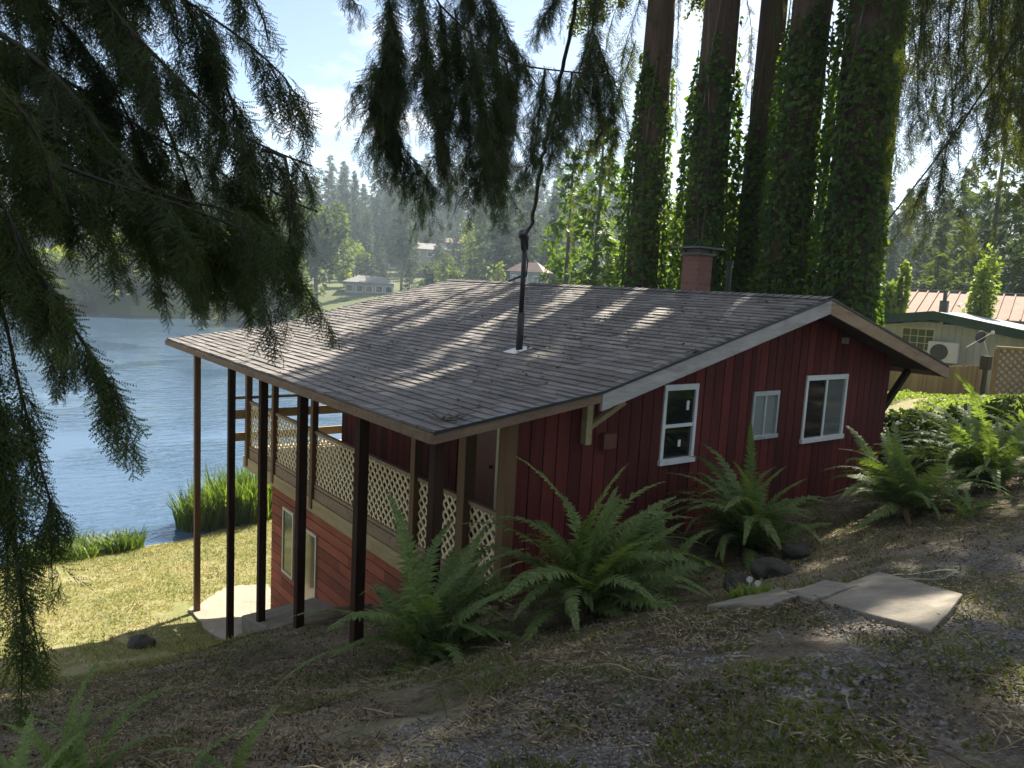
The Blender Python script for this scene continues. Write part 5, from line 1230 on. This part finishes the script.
# across the lake, singled out trees
for i, (px, yt, dep, kit, wd, mt_, lab) in enumerate((
 (397, 178, 150, 2, 1.1, 'farcon', 'tall grey green conifer standing in front of the far wood left of the top branches'),
 (405, 259, 122, 3, 1.2, 'farcon', 'small dark bushy conifer just above the far edge of the roof'),
 (372, 232, 175, 0, 1.3, 'farcon', 'little pointed conifer among the far houses'),
 (492, 178, 128, 2, 1.3, 'farcon', 'tall dark conifer with bare lower trunk left of the mast'),
 (505, 186, 132, 2, 1.2, 'farcon', 'bare trunked conifer closest to the mast'),
 (474, 205, 134, 1, 1.3, 'farcon', 'dense dark conifer at the left of the bare trunked pair'),
 (522, 190, 126, 1, 1.3, 'farcon', 'dense conifer directly behind the mast'),
 (470, 265, 110, 3, 1.3, 'farcon', 'low round conifer behind the roof ridge'),
 (545, 195, 122, 0, 1.3, 'farcon', 'dark conifer right of the mast'),
 (345, 240, 180, 0, 1.2, 'farcon', 'slender conifer at the left end of the far wood'))):
    p = grounded(px, dep); conifer(p, max(4, top_h(px, yt, dep, p)), kit, lab, 460+i, mt_, wd)
for i, (px, yt, dep, hw, mt_, lab) in enumerate((
 (312, 196, 130, 36, 'fardec', 'large round grey green tree on the far shore left of the houses'),
 (262, 190, 135, 30, 'fardec', 'round sunlit topped tree on the far shore half behind the hanging bunch'),
 (275, 250, 112, 44, 'fardec', 'pale willowy tree at the water behind the tip of the hemlock'),
 (205, 215, 125, 44, 'fardec', 'big tree on the far shore behind the dark hemlock mass'),
 (120, 235, 118, 40, 'farlime', 'bright yellow green tree on the far shore seen through the hemlock'),
 (60, 250, 112, 44, 'farlime', 'bright tree on the far shore at left seen through the branches'),
 (10, 240, 112, 44, 'fardec', 'dim tree on the far shore at the left edge'),
 (340, 262, 150, 9, 'farlime', 'small yellow shrubby tree left of the far white house'),
 (352, 240, 165, 14, 'farlime', 'sunny low tree above the far white house'),
 (440, 252, 140, 16, 'fardec', 'round light tree in front of the far houses behind the roof'),
 (465, 215, 150, 15, 'farlime', 'yellow topped broadleaf tree among the far conifers'),
 (447, 268, 118, 10, 'farlime', 'low pale bush just behind the roof ridge'),
 (492, 262, 112, 11, 'farlime', 'light green bush behind the ridge left of the mast'),
 (95, 272, 120, 26, 'farlime', 'low bright tree at the water line seen between the hemlock twigs'),
 (140, 270, 122, 26, 'fardec', 'grey green bush at the far water line left of the posts'),
 (178, 262, 124, 26, 'farlime', 'sunny bush at the far water line above the left end of the roof'),
 (425, 262, 132, 14, 'fardec', 'grey round bush on the slope below the far houses'))):
    p = grounded(px, dep); hh = max(2, top_h(px, yt, dep, p)); w = hw*mpp(dep); broadleaf(p, (w, w, hh*.52), 5000 if hw > 20 else 1500, .75 if hw > 20 else .5, M[mt_], lab, 480+i)
# the wood that closes the view
def forest(name, label, spec, seed, mat='farcon'):
    g = np.random.default_rng(seed); Vs, Ts, off = [], [], 0
    for k in range(len(spec)):
        px, yt, dep, wd, kit = spec[k]; p = grounded(px, dep); h = max(6, top_h(px, yt, dep, p)); V, T = KM[kit]; a = g.uniform(0, 6.28); c, s = math.cos(a), math.sin(a)
        Vs.append(np.c_[(V[:, 0]*c-V[:, 1]*s)*wd, (V[:, 0]*s+V[:, 1]*c)*wd, V[:, 2]]*h+p); Ts.append(T+off); off += len(V)
    set_props(np_mesh(name, np.concatenate(Vs), np.concatenate(Ts), M[mat]), label, 'forest', kind='stuff')
g = np.random.default_rng(500); spec = []
for dep, yb in ((172, 236), (190, 224)):
    for px in np.arange(-250, 640, 15):
        spec.append((px+g.uniform(-7, 7), yb+g.uniform(-12, 16), dep+g.uniform(-6, 6), g.uniform(1.1, 1.7), int(g.integers(0, 4))))
for row, (dep, yb) in enumerate(((205, 208), (230, 194), (260, 180), (290, 172))):
    for px in np.arange(-260, 640, 11):
        spec.append((px+g.uniform(-5, 5), yb+g.uniform(-20, 22)+.02*(px-400), dep+g.uniform(-12, 12), g.uniform(.9, 1.5), int(g.integers(0, 3))))
forest('far_forest', 'hazy blue green conifer wood across the lake', spec, 501)
spec = []
for row, (dep, yb) in enumerate(((85, 232), (105, 222), (135, 210), (170, 205))):
    for px in np.arange(640, 1300, 15):
        spec.append((px+g.uniform(-7, 7), yb+g.uniform(-22, 25), dep+g.uniform(-8, 8), g.uniform(1., 1.6), int(g.integers(0, 3))))
forest('hill_forest', 'hazy conifer wood behind the cedars and neighbour house', spec, 502)

# unseen crowns beside the drive, added behind the camera to cut sky light
g = np.random.default_rng(600); Vs, Ts, off = [], [], 0; tb = MB()
for k, (fd, rt) in enumerate(((-10, -9), (-12, 2), (-11, 10), (-18, -3), (-4, -13), (-5, 14), (-20, 8))):
    q = CAM+HF*fd+HR*rt; z0 = gh(q[0], q[1]); V, T, wd_ = CROWN_RAW[k % 3]; a = g.uniform(0, 6.28); c, s = math.cos(a), math.sin(a); Vz = V[:, 2]-8.5
    Vs.append(np.c_[V[:, 0]*c-V[:, 1]*s, V[:, 0]*s+V[:, 1]*c, Vz]+V3(q[0], q[1], z0)); Ts.append(T+off); off += len(V)
V = np.concatenate(Vs); T = np.concatenate(Ts)
set_props(np_mesh('unseen_forest', V, T, M['cedar']), 'unseen conifer crowns around the drive, added to block sky light', 'forest', kind='stuff')

# far houses
def far_house(px, ytop, ybot, dep, wpx, wall, roofm, label, yaw=.2, nwin=4, storeys=1):
    top, bot = at(px, ytop, dep), at(px, ybot, dep); z0 = bot[2]-2.0; o = bot.copy(); o[2] = z0; Hh = top[2]-z0; w = wpx*mpp(dep); dpt = w*.6; F = frame_at(o, yaw); root = empty('far_house', o, label, 'house', 'houses on the far hillside')
    eh = Hh*.80 if storeys > 1 else Hh*.72
    LB(F).box((-w/2, 0, 0), (w/2, dpt, eh)).build('wall', M[wall], root)
    r = LB(F); e_ = .5; r.hexa([(-w/2-e_, -e_, eh), (w/2+e_, -e_, eh), (w/2+e_, dpt+e_, eh), (-w/2-e_, dpt+e_, eh), (-w/4, dpt*.45, Hh), (w/4, dpt*.45, Hh), (w/4, dpt*.55, Hh), (-w/4, dpt*.55, Hh)]); r.build('roof', M[roofm], root)
    for s in range(storeys):
        for k in range(nwin):
            x = -w/2+w*(k+.5)/nwin; zt = eh-.5-s*2.4; fo = LB(F).box((x-.62*w/8, -.10, zt-1.3), (x+.62*w/8, -.004, zt)).build('window', M['white'], root); LB(F).box((x-.5*w/8, -.13, zt-1.15), (x+.5*w/8, -.102, zt-.12)).build('pane', M['glass'], fo)
far_house(369, 276, 298, 142, 48, 'house_far', 'roof_far', 'white two storey house with rows of windows by the far shore', .15, 5, 2)
far_house(430, 243, 258, 185, 42, 'house_tan', 'roof_far', 'pale low house high on the far slope right of the tall conifer', .3, 3)
far_house(455, 238, 248, 200, 40, 'house_tan', 'roof_brown', 'brown roofed house at the top of the far slope', .1, 3)
far_house(525, 262, 282, 105, 34, 'house_tan', 'roof_brown', 'brown roofed house peeping over the ridge behind the mast', -.4, 3)

# ------------------------------------------------------------------ air
hz, nt, out = new_mat('morning_haze'); pv = nd(nt, 'VolumePrincipled', i={'Color': rgb((.74, .87, 1.0)), 'Density': .00055, 'Anisotropy': .12}); nt.links.new(pv.outputs[0], out.inputs['Volume'])
hbx = MB().box((CAM[0]-560, CAM[1]-560, -4.5), (CAM[0]+560, CAM[1]+560, 66)).build('haze', hz); hbx['kind'] = 'stuff'; set_props(hbx, 'pale sunlit haze hanging over the lake and hills', 'haze')

# ------------------------------------------------------------------ light, sky, camera
SUN_AZ = math.radians(26.0); SUN_EL = math.radians(43)
sd = Vector((math.cos(SUN_EL)*math.cos(SUN_AZ), math.cos(SUN_EL)*math.sin(SUN_AZ), math.sin(SUN_EL)))
sl_ = bpy.data.lights.new('sun', 'SUN'); sl_.energy = 5.0; sl_.angle = math.radians(.53); sl_.color = (1, .93, .80)
so = bpy.data.objects.new('sun', sl_); COL.objects.link(so); so.rotation_euler = (-sd).to_track_quat('-Z', 'Y').to_euler(); so.location = (10, 5, 40)
w = bpy.data.worlds.new('World'); SC.world = w; w.use_nodes = True; nt = w.node_tree; nt.nodes.clear()
wo = nt.nodes.new('ShaderNodeOutputWorld'); bg = nt.nodes.new('ShaderNodeBackground'); sky = nt.nodes.new('ShaderNodeTexSky')
sky.sky_type = 'NISHITA'; sky.sun_disc = False; sky.sun_elevation = SUN_EL; sky.sun_rotation = math.pi/2-SUN_AZ; sky.air_density = 1.0; sky.dust_density = .8; sky.ozone_density = 1.5; sky.altitude = 50
tc = nd(nt, 'TexCoord'); sx = nd(nt, 'SeparateXYZ'); nt.links.new(tc.outputs['Generated'], sx.inputs[0])
za = nd(nt, 'Math', operation='ADD'); nt.links.new(sx.outputs[2], za.inputs[0]); za.inputs[1].default_value = .12
dv = [nd(nt, 'Math', operation='DIVIDE') for _ in range(2)]
for i in range(2): nt.links.new(sx.outputs[i], dv[i].inputs[0]); nt.links.new(za.outputs[0], dv[i].inputs[1])
cx = nd(nt, 'CombineXYZ'); nt.links.new(dv[0].outputs[0], cx.inputs[0]); nt.links.new(dv[1].outputs[0], cx.inputs[1])
cn = noise(nt, 1.1, 8, .6, cx.outputs[0], .3)
cov = nd(nt, 'MapRange', i={'From Min': .42, 'From Max': .75, 'To Min': 0, 'To Max': .09}); nt.links.new(sx.outputs[2], cov.inputs[0])  # more cloud high overhead, out of frame, added to brighten the shade
ca = nd(nt, 'Math', operation='ADD'); nt.links.new(cn.outputs[0], ca.inputs[0]); nt.links.new(cov.outputs[0], ca.inputs[1])
cf = ramp(nt, ca.outputs[0], [(.54, 0), (.72, .9)])
col = mix(nt, cf, sky.outputs[0], (10.5, 10.2, 9.8)); nt.links.new(col, bg.inputs[0]); bg.inputs[1].default_value = .052
nt.links.new(bg.outputs[0], wo.inputs[0])

cd = bpy.data.cameras.new('camera'); co = bpy.data.objects.new('camera', cd); COL.objects.link(co); cd.sensor_width = 36; cd.lens = FPX/1024*36; cd.sensor_fit = 'HORIZONTAL'; cd.clip_start = .05; cd.clip_end = 3000
mw = Matrix.Identity(4)
for i, a in enumerate((CR, CU, -CF)):
    for j in range(3): mw[j][i] = a[j]
for j in range(3): mw[j][3] = CAM[j]
co.matrix_world = mw; SC.camera = co
SC.view_settings.view_transform = 'Standard'; SC.view_settings.look = 'None'; SC.view_settings.gamma = 1; SC.view_settings.exposure = 1.74
SC.render.engine = 'CYCLES'; cy = SC.cycles; cy.use_denoising = True; cy.max_bounces = 7; cy.diffuse_bounces = 3; cy.glossy_bounces = 2; cy.transmission_bounces = 4; cy.volume_bounces = 1; cy.transparent_max_bounces = 4; cy.caustics_reflective = False; cy.caustics_refractive = False
cy.sample_clamp_indirect = 6
try: cy.denoiser = 'OPENIMAGEDENOISE'; cy.denoising_input_passes = 'RGB_ALBEDO_NORMAL'
except Exception: pass
